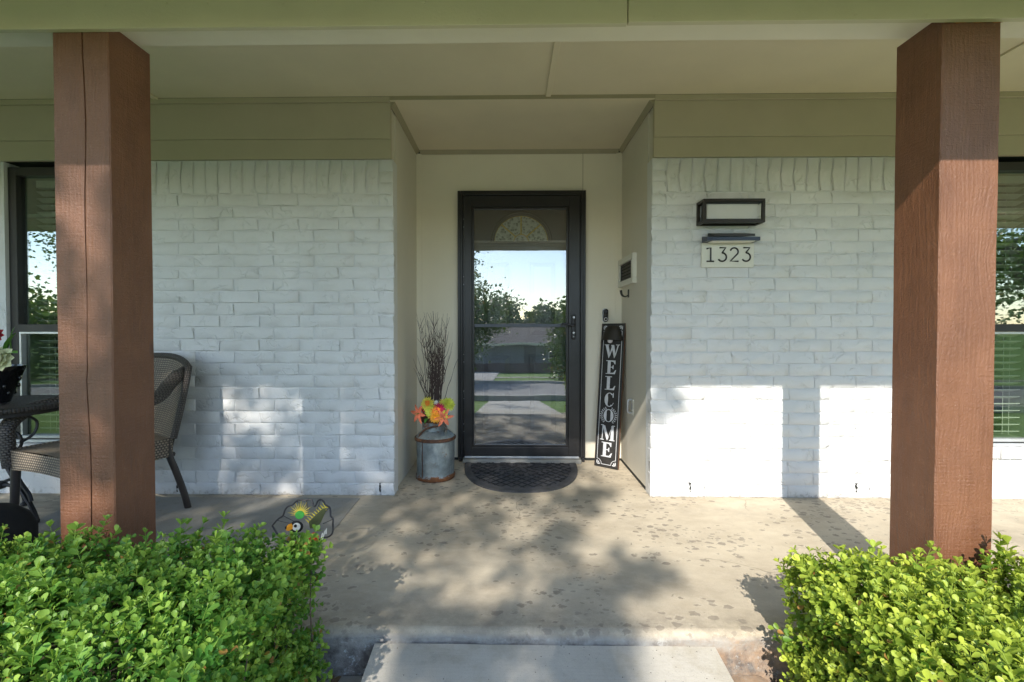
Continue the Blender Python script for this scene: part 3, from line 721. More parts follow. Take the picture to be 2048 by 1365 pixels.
d = thing('latch_bracket', 'white metal latch bracket low on the right alcove side wall', 'bracket', (AR, .45, .48))
B().box(AR-.006, AR-.0005, .425, .475, .43, .545, .002).obj('plate', MT['white'], d)
B().tube(spline([(AR-.006, .46, .54), (AR-.03, .46, .538), (AR-.034, .46, .50), (AR-.034, .46, .46), (AR-.026, .46, .445), (AR-.006, .46, .444)], 4), .006, 8).obj('pull', MT['alu'], d)
B().box(AR-.016, AR-.0062, .438, .448, .47, .52, .002).obj('slot_cover', MT['chrome'], d)

# wall lamp
d = thing('wall_lamp', 'bronze box framed wall lamp with a frosted white panel above the house number', 'lamp', (1.34, 0, 1.75))
X0, X1, Z0, Z1, Y0, Y1 = 1.158, 1.523, 1.688, 1.829, -.112, -.004; t = .017
b = B()
for z in (Z0, Z1-t):
    b.box(X0, X1, Y0, Y0+t, z, z+t, .001).box(X0, X1, Y1-t, Y1, z, z+t, .001).box(X0, X0+t, Y0+t+.0004, Y1-t-.0004, z, z+t, .001).box(X1-t, X1, Y0+t+.0004, Y1-t-.0004, z, z+t, .001)
for x in (X0, X1-t):
    for y in (Y0, Y1-t): b.box(x, x+t, y, y+t, Z0+t+.0004, Z1-t-.0004, .001)
b.obj('lamp_frame', MT['bronze'], d)
B().box(X0+.03, X1-.03, Y1-.03, Y1-.001, Z0+.02, Z1-.02).obj('mounting_plate', MT['bronze'], d)
B().box(X0+.030, X1-.030, -.088, -.036, Z0+.026, Z1-.026, .003).obj('diffuser', MT['diffuser'], d)
B().box(X0+.018, X1-.018, -.094, -.036, Z0+.008, Z0+.0255, .001).box(X0+.018, X1-.018, -.094, -.036, Z1-.0255, Z1-.008, .001).obj('diffuser_channel', MT['black'], d)
# house number
d = thing('house_number_plaque', 'cream plaque reading 1323 under a small navy solar light roof', 'house number', (1.347, 0, 1.5))
B().box(1.188, 1.507, -.016, -.003, 1.433, 1.583, .001).obj('plaque', MT['white'], d)
b = B(); b.add([(1.190, -.012, 1.584), (1.504, -.012, 1.584), (1.504, -.095, 1.584), (1.190, -.095, 1.584), (1.190, -.012, 1.622), (1.504, -.012, 1.622), (1.504, -.095, 1.606), (1.190, -.095, 1.606)],
    [(0, 1, 2, 3), (4, 7, 6, 5), (0, 4, 5, 1), (1, 5, 6, 2), (2, 6, 7, 3), (3, 7, 4, 0)]); b.obj('light_roof', MT['navy'], d)
B().box(1.22, 1.475, -.09, -.03, 1.580, 1.5838).obj('light_strip', MT['white'], d)
b = B(); b.add([(1.222, -.02, 1.624), (1.470, -.02, 1.624), (1.478, -.085, 1.612), (1.230, -.085, 1.612), (1.222, -.02, 1.642), (1.470, -.02, 1.642), (1.478, -.085, 1.626), (1.230, -.085, 1.626)],
    [(0, 1, 2, 3), (4, 7, 6, 5), (0, 4, 5, 1), (1, 5, 6, 2), (2, 6, 7, 3), (3, 7, 4, 0)]); b.obj('solar_panel', MT['bronze'], d)
def dig(paths, ox):
    b = B(); h = .083; zb = 1.470
    for P in paths: b.tube([(ox+a*h, -.0168, zb+c*h) for a, c in P], [.0052]*len(P), 6)
    b.obj('digit', MT['digit'], d)
one = [[(.02, .93), (.32, 1.0), (.32, 0)], [(.02, 0), (.56, 0)]]
three = [[(.10, 1), (.56, 1), (.28, .62)], [(.28, .62)]+arc(.30, .31, .31, 90, -150, 16)]
two = [arc(.29, .70, .29, 165, -35, 12)+[(.0, 0), (.60, 0)]]
dig([[(x, z) for x, z in p] for p in one], 1.216)
dig(three, 1.288); dig(two, 1.362); dig(three, 1.434)

# ------------------------------------------------------------------ welcome sign
wd = Vector((.155, -.125, 0)).normalized()
p0 = Vector((.732, .605, .004)); p1 = Vector((.812, .722, 1.093))
up = (p1-p0); H = up.length; up.normalize(); wd = (wd-up*wd.dot(up)).normalized(); nn = wd.cross(up); SW = .193
sg = thing('welcome_sign', 'tall narrow black welcome sign leaning in the right corner beside the door', 'sign', tuple(p0))
SM = Matrix((wd, up, nn)).transposed()     # local x=width, y=up, z=out of the face
def sg3(a, c, e): return tuple(p0+wd*a+up*c+nn*e)
def warp_(c): return .010*math.sin(math.pi*c/H)
def sbox(a0, a1, c0, c1, e0, e1, name, mat, par=sg, n=1):
    b = B()
    for i in range(n):
        ca, cb = c0+(c1-c0)*i/n, c0+(c1-c0)*(i+1)/n
        b.add([sg3(a, c, e) for c in (ca, cb) for a in (a0, a1) for e in (e0, e1)],
            [(0, 1, 3, 2), (4, 6, 7, 5), (0, 4, 5, 1), (2, 3, 7, 6), (1, 5, 7, 3), (0, 2, 6, 4)])
    return b.obj(name, mat, par)
sbox(-SW/2, SW/2, 0, H, -.018, 0, 'board', MT['signb'])
sbox(-SW/2-.0015, -SW/2+.0002, 0, H, -.017, -.001, 'board_edge', MT['signe']); sbox(SW/2-.0002, SW/2+.0015, 0, H, -.017, -.001, 'board_edge', MT['signe'])
def poly_letter(polys, cx, cy, w, h, name='letter', e=.0016, mat=None, par=None):
    b = B()
    for P in polys:
        pts = [(cx+(x-.5)*w, cy+(y-.5)*h) for x, y in P]
        b.prism(pts, lambda a, c: sg3(a, c, .0002), lambda a, c: sg3(a, c, e))
    return b.obj(name, mat or MT['signw'], par or sg)
def ringp(n=20, t=.27, a0=0, a1=360, ry=.5):
    P = []
    for i in range(n):
        A = [R(a0+(a1-a0)*(i+q)/n) for q in (0, 1)]; o = []
        for a in A: o.append((.5+.5*math.cos(a), .5+ry*math.sin(a)))
        for a in reversed(A):
            th = .5-(.06+t*abs(math.cos(a))**1.3); ty = ry-.05
            o.append((.5+th*math.cos(a), .5+ty*math.sin(a)))
        P.append(o)
    return P
LW = [[(0, 1), (.30, 1), (.30, .955), (.0, .955)], [(.06, .97), (.25, .97), (.40, .22), (.30, 0)], [(.30, 0), (.40, .22), (.56, .80), (.50, .97)],
      [(.44, .97), (.62, .97), (.76, .22), (.66, 0)], [(.66, 0), (.76, .22), (.93, .97), (.86, .97)], [(.74, 1), (1, 1), (1, .955), (.74, .955)]]
LE = [[(0, 0), (.9, 0), (.9, .05), (0, .05)], [(.16, .04), (.44, .04), (.44, .96), (.16, .96)], [(0, .95), (.9, .95), (.9, 1), (0, 1)],
      [(.40, .955), (.40, .93), (.70, .90), (.84, .72), (.90, .72), (.90, .955)], [(.40, .045), (.90, .045), (1, .30), (.93, .30), (.74, .10), (.40, .08)],
      [(.43, .475), (.60, .475), (.60, .53), (.43, .53)], [(.60, .48), (.68, .36), (.73, .36), (.73, .66), (.68, .66), (.60, .53)]]
LL = [[(0, 0), (.9, 0), (.9, .05), (0, .05)], [(.17, .04), (.46, .04), (.46, .96), (.17, .96)], [(0, .95), (.64, .95), (.64, 1), (0, 1)],
      [(.40, .045), (.90, .045), (1, .32), (.93, .32), (.76, .12), (.40, .09)]]
LC = ringp(18, .30, 48, 312)+[[(.84, .66), (.92, .66), (.92, 1.0), (.87, 1.0), (.80, .88)], [(.84, .12), (.80, .1), (.90, .30), (.96, .30)]]
LO = ringp(24, .24)
LM = [[(0, 0), (.26, 0), (.26, .05), (0, .05)], [(.11, .04), (.16, .04), (.20, .96), (.13, .96)], [(.02, .95), (.22, .95), (.22, 1), (.02, 1)],
      [(.13, .96), (.30, .96), (.58, .18), (.50, .0), (.46, .02)], [(.50, 0), (.56, .16), (.82, .96), (.78, .96)],
      [(.72, .04), (.92, .04), (.90, .96), (.74, .96)], [(.63, 0), (1, 0), (1, .05), (.63, .05)], [(.78, .95), (.98, .95), (.98, 1), (.78, 1)]]
FY = lambda f: H*(1-f)
for P, f0, f1, w in ((LW, .150, .247, .128), (LE, .262, .357, .086), (LL, .374, .468, .086), (LC, .487, .585, .080), (LO, .602, .690, .082), (LM, .711, .815, .120), (LE, .829, .928, .090)):
    poly_letter(P, 0, (FY(f0)+FY(f1))/2, w, (f1-f0)*H)
# border line with notched corners
def line_on(pts, w=.0035, name='border_line', mat=None, closed=False):
    b = B(); P = [Vector((*p, 0)) for p in pts]
    for a, c in zip(P, P[1:]):
        t = (c-a).normalized(); n = Vector((-t.y, t.x, 0))*w/2; a2 = a-t*w*.3; c2 = c+t*w*.3
        b.prism([tuple((a2-n)[:2]), tuple((c2-n)[:2]), tuple((c2+n)[:2]), tuple((a2+n)[:2])], lambda x, y: sg3(x, y, .0001), lambda x, y: sg3(x, y, .0013))
    return b.obj(name, mat or MT['signw'], sg)
bx, by0, by1, q = SW/2-.020, .022, H-.022, .038
pts = [(-bx, by0+q)]+[(-bx+q*math.sin(R(a)), by0+q*math.cos(R(a))) for a in (10, 30, 50, 70, 90)]
cn = lambda sx, top: [(sx*(bx-q*math.sin(R(a))), (by1-q*math.cos(R(a))) if top else (by0+q*math.cos(R(a)))) for a in range(0, 91, 15)]
loop = cn(-1, False)+list(reversed(cn(1, False)))+cn(1, True)+list(reversed(cn(-1, True))); loop.append(loop[0])
line_on(loop)
for sx in (-1, 1):
    for top in (0, 1):
        cx, cy = sx*(bx+.004), (by1+.004 if top else by0-.004); b = B()
        for ang in (12, 45, 78):
            a = R(ang); dx, dy = -sx*math.cos(a), (-1 if top else 1)*math.sin(a); px_, py_ = -dy, dx
            e0, e1, wv = .004, .030, .0042
            poly = [(cx+dx*e0, cy+dy*e0), (cx+dx*(e1*.6)+px_*wv*.8, cy+dy*(e1*.6)+py_*wv*.8), (cx+dx*e1*.92+px_*wv, cy+dy*e1*.92+py_*wv), (cx+dx*e1*1.05, cy+dy*e1*1.05), (cx+dx*e1*.92-px_*wv, cy+dy*e1*.92-py_*wv), (cx+dx*(e1*.6)-px_*wv*.8, cy+dy*(e1*.6)-py_*wv*.8)]
            b.prism(poly, lambda x, y: sg3(x, y, .0001), lambda x, y: sg3(x, y, .0013))
        b.obj('corner_petals', MT['signw'], sg)
cyo = (FY(.602)+FY(.690))/2
for sx in (-1, 1):
    b = B()
    for k in range(9):
        a = R(-58+118*k/8); cx, cy = sx*.060*math.cos(a), cyo+.058*math.sin(a); ta = a+math.pi/2
        for side in (-1, 1):
            an = ta+side*.7; L = .016; dx, dy = math.cos(an)*L, math.sin(an)*L
            p_ = Vector((-dy, dx))*.22
            poly = [(cx, cy), (cx+sx*(dx*.55+p_.x), cy+dy*.55+p_.y), (cx+sx*dx, cy+dy), (cx+sx*(dx*.55-p_.x), cy+dy*.55-p_.y)]
            if sx < 0: poly = poly[::-1]
            b.prism(poly, lambda x, y: sg3(x, y, .0001), lambda x, y: sg3(x, y, .0012))
    b.obj('laurel_branch', MT['signw'], sg)
# bell shaped half shade with a bulb on the sign
b = B()
def shd(u, v):
    a = math.pi*u; r = .050+.041*(1-(1-v)**2)**.5 if v > 0 else .050
    r = .048+.040*v**.6
    return sg3(-.002+r*math.cos(a), FY(.022)-.108*v, .002+r*.62*math.sin(a))
b.grid(shd, 16, 8); b.tube([Vector(shd(i/16, 1)) for i in range(17)], .003, 5)
b.prism([(-.002+.048*math.cos(math.pi*i/10), .048*.62*math.sin(math.pi*i/10)) for i in range(11)], lambda a, c: sg3(a, FY(.022), c), lambda a, c: sg3(a, FY(.022)+.002, c))
auto(b.obj('lamp_shade', MT['shade'], sg))
b = B().sphere(sg3(-.008, FY(.022)-.112, .026), .021, 14, 10); auto(b.obj('bulb', MT['bulb'], sg), 80)

# ------------------------------------------------------------------ doormat
dm = thing('doormat', 'half round black rubber doormat with a sunburst and lattice relief', 'doormat', (.09, .40, 0))
MX, MY, RX, RY = .09, .735, .43, .675
def mat_pt(a, s=1.): return (MX+s*RX*math.copysign(abs(math.cos(a))**.8, math.cos(a)), MY-s*RY*abs(math.sin(a))**.85)
outl = [mat_pt(math.pi*i/40) for i in range(41)]
B().prism(outl[::-1], lambda a, c: (a, c, .001), lambda a, c: (a, c, .008)).obj('mat_base', MT['rubberlt'], dm)
b = B(); n = 48; vs = []
for i in range(n+1):
    for s_, z in ((1., .0085), (.985, .013), (.90, .013), (.885, .0085)):
        x, y = mat_pt(math.pi*i/n, s_); vs.append((x, min(y, MY), z))
b.add(vs, [(i*4+k, (i+1)*4+k, (i+1)*4+k+1, i*4+k+1) for i in range(n) for k in range(3)]); auto(b.obj('rim', MT['rubberlt'], dm))
def inside(x, y, s=.89):
    dx, dy = abs(x-MX)/(RX*s), (MY-y)/(RY*s)
    return y < MY-.003 and dx**(2/.8)+max(dy, 0)**(2/.85) < 1
SBX, SBY, SBR = MX, .66, .225
b = B()
def seg(bb, P, w=.0055, z=.0125):
    for a, c in zip(P, P[1:]):
        a, c = Vector((*a, 0)), Vector((*c, 0)); L = (c-a).length
        if L < 1e-5: continue
        t = (c-a)/L; nrm = Vector((-t.y, t.x, 0))*w/2
        bb.add([(a-nrm)+Vector((0, 0, .0083)), (c-nrm)+Vector((0, 0, .0083)), (c+nrm)+Vector((0, 0, .0083)), (a+nrm)+Vector((0, 0, .0083)), (a-nrm)+Vector((0, 0, z)), (c-nrm)+Vector((0, 0, z)), (c+nrm)+Vector((0, 0, z)), (a+nrm)+Vector((0, 0, z))],
            [(4, 5, 6, 7), (0, 1, 5, 4), (2, 3, 7, 6), (1, 2, 6, 5), (3, 0, 4, 7)])
for sgn in (-1, 1):
    for k in range(-22, 23):
        run = []; c0 = k*.082
        for i in range(0, 241):
            x = MX-.45+.9*i/240; y = .40+sgn*1.15*(x-MX)+c0
            ok = inside(x, y) and ((x-SBX)**2+(y-SBY)**2*.9) > SBR**2
            if ok: run.append((x, y))
            if (not ok or i == 240) and len(run) > 2: seg(b, [run[0], run[-1]]); run = []
            elif not ok: run = []
b.obj('lattice', MT['rubber'], dm)
b = B()
for rr in (.05, .085): seg(b, [(SBX+rr*1.15*math.cos(R(a)), SBY+rr*.85*math.sin(R(a))) for a in range(0, 361, 15)], .006)
for k in range(20):
    a = 2*math.pi*k/20+.15
    P = []
    for s_ in (-1, 1):
        Q = []
        for i in range(7):
            t = i/6; r_ = .09+.125*t; wv = .028*math.sin(math.pi*t)**.8*s_
            x = SBX+r_*math.cos(a)*1.05-wv*math.sin(a); y = SBY+r_*math.sin(a)*.95+wv*math.cos(a)
            if y < MY-.004: Q.append((x, y))
        if len(Q) > 1: seg(b, Q, .005)
for k in range(12):
    a = 2*math.pi*k/12; seg(b, [(SBX+.01*math.cos(a), SBY+.01*math.sin(a)), (SBX+.046*math.cos(a), min(SBY+.04*math.sin(a), MY-.005))], .005)
b.obj('sunburst', MT['rubber'], dm)

# ------------------------------------------------------------------ milk can
mc = thing('milk_can', 'rusty galvanised milk can standing in the left corner beside the door', 'milk can', (-.522, .375, 0))
cx, cy = -.522, .375
def cl(prof, name, mat, off=(0, 0), n=44, par=None, cap=False, wob=None):
    b = B().lathe(prof, n, (off[0], off[1], 0), cap, wob); o = auto(b.obj(name, mat, par or mc, local=True), 35); return o
dent = lambda a, z: 1+.012*math.sin(3*a+z*9)+.008*math.sin(7*a)
body = cl([(.132, .002), (.138, .012), (.138, .028), (.1335, .034), (.132, .05), (.133, .15), (.134, .25), (.137, .275)], 'body', MT['galv'], wob=dent)
B().lathe([(0, .004), (.137, .004)], 40).obj('bottom', MT['galv'], mc, local=True)
rustm = plain('dark_rust', (.075, .035, .02), .75, var=.5, vs=40, dirt=((.22, .10, .04), 30))
cl([(.137, .272), (.1445, .276), (.146, .284), (.1445, .292), (.136, .296)], 'shoulder_band', rustm, wob=dent)
cl([(.1375, .292), (.118, .315), (.094, .334), (.080, .340)], 'shoulder', MT['galv'], wob=dent)
cl([(.081, .322), (.079, .335), (.078, .36), (.079, .392), (.081, .400)], 'neck', MT['galv'], (-.012, 0), wob=lambda a, z: 1+.02*math.sin(2*a+1))
cl([(.081, .398), (.086, .404), (.083, .410), (.088, .428), (.100, .448), (.097, .449), (.084, .428), (.076, .405), (.07, .36)], 'lip', rustm, (-.012, 0), wob=lambda a, z: 1+.03*math.sin(2*a+1))
b = B(); b.tube([(-.1345*math.cos(R(58)), -.1345*math.sin(R(58)), z) for z in (.03, .1, .2, .272)], [(.006, .003)]*4, 6).obj('side_seam', rustm, mc, local=True)
b = B(); b.tube(spline([(-.10, -.075, .300), (-.085, -.088, .330), (-.05, -.100, .362), (-.005, -.098, .376), (.03, -.085, .378)], 6), [(.010, .006)]*25, 8).obj('handle', rustm, mc, local=True)
b = B(); b.tube(spline([(.062, -.07, .30), (.085, -.075, .335), (.088, -.07, .37), (.07, -.065, .385)], 5), [(.020, .004)]*16, 8).obj('handle_ear', MT['galv'], mc, local=True)
b = B(); b.tube([(.083, -.09, .372), (.093, -.10, .43)], .003, 6).obj('wire_bail', rustm, mc, local=True)

# twigs
tw = thing('twig_bundle', 'bundle of bare dark twigs rising from the milk can', 'twigs', (-.53, .375, .40))
for k in range(60):
    r = random.Random(k+50); a = r.uniform(0, 6.28); rad = .05*r.random()**.5
    topx = r.gauss(0, .055); topy = r.gauss(0, .03); h = r.uniform(.46, .78)
    if k % 7 == 0: topx = r.choice((-1, 1))*r.uniform(.08, .13); h = r.uniform(.3, .6)
    P = [(rad*math.cos(a)*1.0, rad*math.sin(a)*.6, .0)]; m_ = 7
    for i in range(1, m_+1):
        t = i/m_; P.append((rad*math.cos(a)+topx*t**1.3+r.gauss(0, .004), rad*math.sin(a)*.6+topy*t+r.gauss(0, .004), h*t))
    b = B(); b.tube(P, [.0032*(1-.8*i/m_) for i in range(m_+1)], 5)
    for j in range(r.randrange(2, 5)):
        i = r.randrange(3, m_); q = Vector(P[i]); dx = r.choice((-1, 1))*r.uniform(.02, .05)
        b.tube([q, q+Vector((dx*.5, r.gauss(0, .01), r.uniform(.03, .05))), q+Vector((dx, r.gauss(0, .015), r.uniform(.07, .12)))], [.0018, .0013, .0006], 4)
    b.obj('twig', MT['twig'], tw, local=True)

# flowers
def petal(bb, base, d, n, L, w, curl=.3, droop=0, pts=5):
    d = Vector(d).normalized(); n = Vector(n); n = (n-d*n.dot(d)).normalized(); s = d.cross(n); vs = []
    for i in range(pts+1):
        t = i/pts; c = Vector(base)+d*L*t+n*(curl*L*math.sin(t*1.6)-droop*L*t*t)
        ww = w*math.sin(math.pi*(.12+.86*t))**.8 if i < pts else .0005
        vs += [c-s*ww, c-n*ww*.25, c+s*ww]
    bb.add(vs, [(3*i+k, 3*i+k+1, 3*i+k+4, 3*i+k+3) for i in range(pts) for k in (0, 1)])
def daisy(root, c, face, R_, cols, layers=3, n=16, center=None, w=.2, name='flower'):
    face = Vector(face).normalized(); u = face.orthogonal().normalized(); v = face.cross(u)
    f = B()
    for l in range(layers):
        for k in range(n):
            a = 2*math.pi*(k+.5*l)/n+random.uniform(-.08, .08); d = u*math.cos(a)+v*math.sin(a)+face*(.12+.28*l)
            petal(f, Vector(c)+face*.004*l, d, face, R_*(1-.2*l)*random.uniform(.9, 1.06), R_*w, .12, .15*(layers-l)/layers)
    fo = f.obj(name, cols, root, local=True)
    if center is not None:
        auto(B().sphere(tuple(Vector(c)+face*.01), R_*.2, 10, 6).obj('flower_centre', center, fo, local=True), 60)
    return fo
def lily(root, c, face, R_, col, cen):
    face = Vector(face).normalized(); u = face.orthogonal().normalized(); v = face.cross(u); f = B()
    for k in range(6):
        a = 2*math.pi*k/6+.3; d = u*math.cos(a)+v*math.sin(a)+face*.55
        petal(f, c, d, face, R_*random.uniform(.9, 1.1), R_*.2, .05, .45, 6)
    fo = f.obj('lily', col, root, local=True)
    s = B()
    for k in range(5):
        a = 2*math.pi*k/5; s.tube([Vector(c), Vector(c)+face*R_*.55+(u*math.cos(a)+v*math.sin(a))*R_*.12], .0012, 4)
    s.obj('stamen', cen, fo, local=True); return fo
def leafy(root, c, d, L, w, col, nm='leaf'):
    f = B(); petal(f, c, d, (0, -.3, 1), L, w, .15, .25, 6); return f.obj(nm, col, root, local=True)
FL = {k: flat('petal_'+k, v, .6, .25) for k, v in dict(yellow=(.72, .62, .08), lime=(.55, .60, .07), orange=(.78, .24, .03), amber=(.80, .38, .03), magenta=(.50, .015, .07), coral=(.80, .22, .12), cream=(.66, .66, .38), pink=(.75, .05, .20), red=(.40, .01, .02), blue=(.05, .35, .42), green=(.06, .20, .03), white=(.7, .7, .62)).items()}
fl = thing('flower_bouquet', 'yellow and orange artificial flowers in the mouth of the milk can', 'flowers', (-.53, .335, .44))
FR_ = (0, -1, .15)
daisy(fl, (-.030, -.045, .092), (-.15, -1, .25), .055, FL['yellow'], 2, 20, None, .13)
petal_o = B(); [petal(petal_o, (-.030, -.055, .075), (dx, -.35, 1), (0, -1, 0), .055, .010, .1) for dx in (-.2, 0, .15, .3)]; petal_o.obj('orange_petals', FL['orange'], fl, local=True)
daisy(fl, (-.005, -.065, .045), (-.1, -1, .1), .050, FL['lime'], 2, 12, FL['yellow'], .2)
daisy(fl, (.050, -.060, .060), (.25, -1, .25), .050, FL['magenta'], 3, 22, None, .09)
daisy(fl, (.035, -.075, .050), (.1, -1, .3), .042, FL['orange'], 2, 12, FL['amber'], .2)
daisy(fl, (.030, -.085, .010), (.05, -1, .05), .046, FL['amber'], 3, 18, None, .13)
daisy(fl, (.110, -.020, .088), (.5, -1, .3), .052, FL['lime'], 3, 16, None, .2)
daisy(fl, (.078, -.010, .088), (.1, -1, .5), .042, FL['yellow'], 2, 14, None, .2)
lily(fl, (-.088, -.050, .030), (-.75, -1, -.05), .072, FL['coral'], FL['green'])
lily(fl, (.080, -.075, .010), (.55, -1, -.35), .068, FL['coral'], FL['green'])
daisy(fl, (-.055, -.03, .055), (-.4, -1, .2), .03, FL['red'], 2, 10)
daisy(fl, (.105, -.045, .030), (.7, -1, .1), .022, FL['blue'], 1, 8)
daisy(fl, (.025, -.03, .100), (.1, -1, .4), .02, FL['white'], 2, 8)
for dx, dz in ((.15, .03), (.145, .05), (.12, .06), (-.06, .0)): leafy(fl, (dx*.6, -.03, dz), (dx, -.5, -.2+dz), .07, .012, FL['lime'] if dx > 0 else FL['green'])

# ------------------------------------------------------------------ wicker chair
def grid_uv(b, fn, nu, nv, su=1., sv=1.):
    n0 = len(b.v); f0 = len(b.f); b.grid(fn, nu, nv)
    if b.uv is None: b.uv = {}
    for q, f in enumerate(range(f0, len(b.f))):
        j, i = divmod(q, nu); b.uv[f] = [(i/nu*su, j/nv*sv), ((i+1)/nu*su, j/nv*sv), ((i+1)/nu*su, (j+1)/nv*sv), (i/nu*su, (j+1)/nv*sv)]
    return b
def obj_uv(b, name, mat, parent, local=True, smooth=True):
    o = b.obj(name, mat, parent, smooth=smooth, local=local); uvl = o.data.uv_layers.new(name='UVMap')
    for p in o.data.polygons:
        u = (b.uv or {}).get(p.index)
        for k, li in enumerate(p.loop_indices): uvl.data[li].uv = u[k] if u and k < len(u) else (0, 0)
    return o
def tube_uv(b, P, r, n=12, sv=None):
    P = [Vector(p) for p in P]; m = len(P)-1
    T = [(P[min(i+1, m)]-P[max(i-1, 0)]).normalized() for i in range(m+1)]
    nx = T[0].orthogonal().normalized(); F = []
    for t in T: nx = (nx-t*nx.dot(t)).normalized(); F.append((nx.copy(), t.cross(nx)))
    L = sum((P[i+1]-P[i]).length for i in range(m))
    rr = r if isinstance(r, list) else [r]*(m+1)
    def fn(u, v):
        i = int(round(v*m)); a = 2*math.pi*u; ra = rr[i]; ra, rb = ra if isinstance(ra, tuple) else (ra, ra)
        return tuple(P[i]+F[i][0]*math.cos(a)*ra+F[i][1]*math.sin(a)*rb)
    return grid_uv(b, fn, n, m, 1, sv or L*4)
ch = thing('wicker_chair', 'grey brown woven wicker armchair behind the left porch post', 'chair', (-2.24, -.385, 0), (0, 0, R(-20)))
W2, D2 = .272, .265
b = B()
def seat(u, v):
    x = -W2+.01+(2*W2-.02)*u; y = -D2-.02+(.50)*v
    return (x, y, .425+.012*math.cos((u-.5)*3)-.02*(1-abs(2*u-1))*(1-v)*0-.02*math.sin(math.pi*u)*math.sin(math.pi*v))
grid_uv(b, seat, 14, 12, 2, 2)
def apron(u, v):   # front apron, side aprons
    P = [(-W2+.01, .2), (-W2, -D2+.0), (-W2+.01, -D2-.02), (W2-.01, -D2-.02), (W2, -D2), (W2-.01, .2)]
    L = [0, .46, .50, 1.06, 1.10, 1.56]; s = u*1.56
    for i in range(5):
        if s <= L[i+1]+1e-6:
            t = (s-L[i])/(L[i+1]-L[i]); x = P[i][0]+(P[i+1][0]-P[i][0])*t; y = P[i][1]+(P[i+1][1]-P[i][1])*t; break
    return (x, y, .432-.105*v+.012*math.sin(math.pi*max(0, min(1, (s-.5)/.56)))*v)
grid_uv(b, apron, 39, 4, 5, .36)
obj_uv(b, 'seat', MT['wick'], ch)
def back(u, v):
    a = (u-.5)*2; w_ = .255+.035*math.sin(math.pi*min(1, v*.75)); z = .33+.56*v-.06*abs(a)**3*v
    y = .175+.10*v**1.3+.035*(1-a*a)
    return (a*w_, y, z)
b = B(); grid_uv(b, back, 18, 18, 2, 2.2); grid_uv(b, lambda u, v: (lambda p: (p[0], p[1]+.02, p[2]))(back(1-u, v)), 18, 18, 2, 2.2)
obj_uv(b, 'backrest', MT['wick'], ch)
b = B(); rim = [back(0, v/10) for v in range(2, 11)]+[back(u/14, 1) for u in range(1, 14)]+[back(1, v/10) for v in range(10, 1, -1)]
tube_uv(b, [(p[0], p[1]+.01, p[2]) for p in rim], .018, 10)
obj_uv(b, 'backrest_rim', MT['wickd'], ch)
for s_ in (-1, 1):
    b = B(); P = spline([(s_*(W2-.005), -D2-.012, .34), (s_*(W2+.005), -D2-.02, .45), (s_*(W2+.02), -D2-.005, .555), (s_*(W2+.03), -D2+.09, .622), (s_*(W2+.03), -.04, .645), (s_*(W2+.02), .10, .68), (s_*(W2-.0), .17, .735), (s_*(W2-.022), .255, .80), (s_*(W2-.03), .285, .825)], 5)
    n_ = len(P); tube_uv(b, P, [(.032, .032)]*5+[(.036, .030)]*(n_-5-6)+[(.024, .022), (.022, .02), (.02, .019), (.018, .017), (.016, .015), (.013, .012)], 12)
    obj_uv(b, 'arm', MT['wickd'], ch)
    B().tube(spline([(s_*W2, -D2+.05, .60), (s_*W2, -D2+.10, .555), (s_*W2, -D2+.085, .49), (s_*W2, -D2+.03, .455)], 5), .007, 7).obj('arm_scroll', MT['iron'], ch, local=True)
    auto(B().tube([(s_*(W2-.02), -D2+.005, .36), (s_*(W2-.012), -D2-.0, .18), (s_*(W2), -D2-.008, .0)], [.021, .019, .017], 12).obj('leg', MT['legm'], ch, local=True))
    auto(B().tube(spline([(s_*.245, .18, .42), (s_*.248, .185, .34), (s_*.258, .215, .24), (s_*.268, .255, .10), (s_*.275, .275, .0)], 4), .018, 12).obj('leg', MT['legm'], ch, local=True))
B().tube([(-.26, .20, .335), (.26, .20, .335)], .016, 8).obj('seat_rail', MT['legm'], ch, local=True)

# ------------------------------------------------------------------ side table and its potted flowers
tb = thing('side_table', 'round dark wicker side table on scrolled iron legs at the left edge', 'table', (-2.80, -.42, 0))
b = B(); grid_uv(b, lambda u, v: (.315*v*math.cos(6.283*u), .315*v*math.sin(6.283*u), .648), 40, 6, 6, .8)
tube_uv(b, [(.315*math.cos(R(a)), .315*math.sin(R(a)), .636) for a in range(0, 361, 10)], (.014), 10, 6)
obj_uv(b, 'table_top', MT['wickd'], tb)
B().lathe([(.30, .625), (.30, .60), (.285, .60)], 36).obj('table_apron', MT['iron'], tb, local=True)
for k in range(3):
    a = R(-8+120*k); ca, sa = math.cos(a), math.sin(a); pp = lambda r_, z: (r_*ca, r_*sa, z)
    b = B()
    b.tube(spline([pp(.16, .60), pp(.10, .55), pp(.05, .47), pp(.045, .38), pp(.08, .28), pp(.15, .18), pp(.21, .10), pp(.245, .03), pp(.235, .0)], 5), [(.013, .010)]*36+[(.016, .014)]*5, 8)
    b.tube(spline([pp(.05, .33), pp(.10, .34), pp(.12, .29), pp(.09, .26), pp(.07, .28)], 5), .008, 7)
    b.tube(spline([pp(.02, .20), pp(.08, .20), pp(.14, .19)], 4), .009, 7)
    b.tube(spline([pp(.06, .47), pp(.13, .49), pp(.16, .44), pp(.13, .40), pp(.10, .42)], 5), .008, 7)
    b.tube(spline([pp(.215, .12), pp(.20, .16), pp(.165, .20), pp(.14, .23)], 4), .010, 7)
    auto(b.obj('leg', MT['iron'], tb, local=True))
    auto(B().sphere(pp(.236, .012), (.02, .02, .012), 10, 6).obj('foot', MT['iron'], tb, local=True), 70)
auto(B().lathe([(0, .22), (.03, .215), (.04, .20), (.03, .18), (0, .175)], 16).obj('leg_boss', MT['iron'], tb, local=True))
pt = thing('flower_pot', 'glossy black flower pot on the wicker table', 'flower pot', (-2.835, -.42, .652))
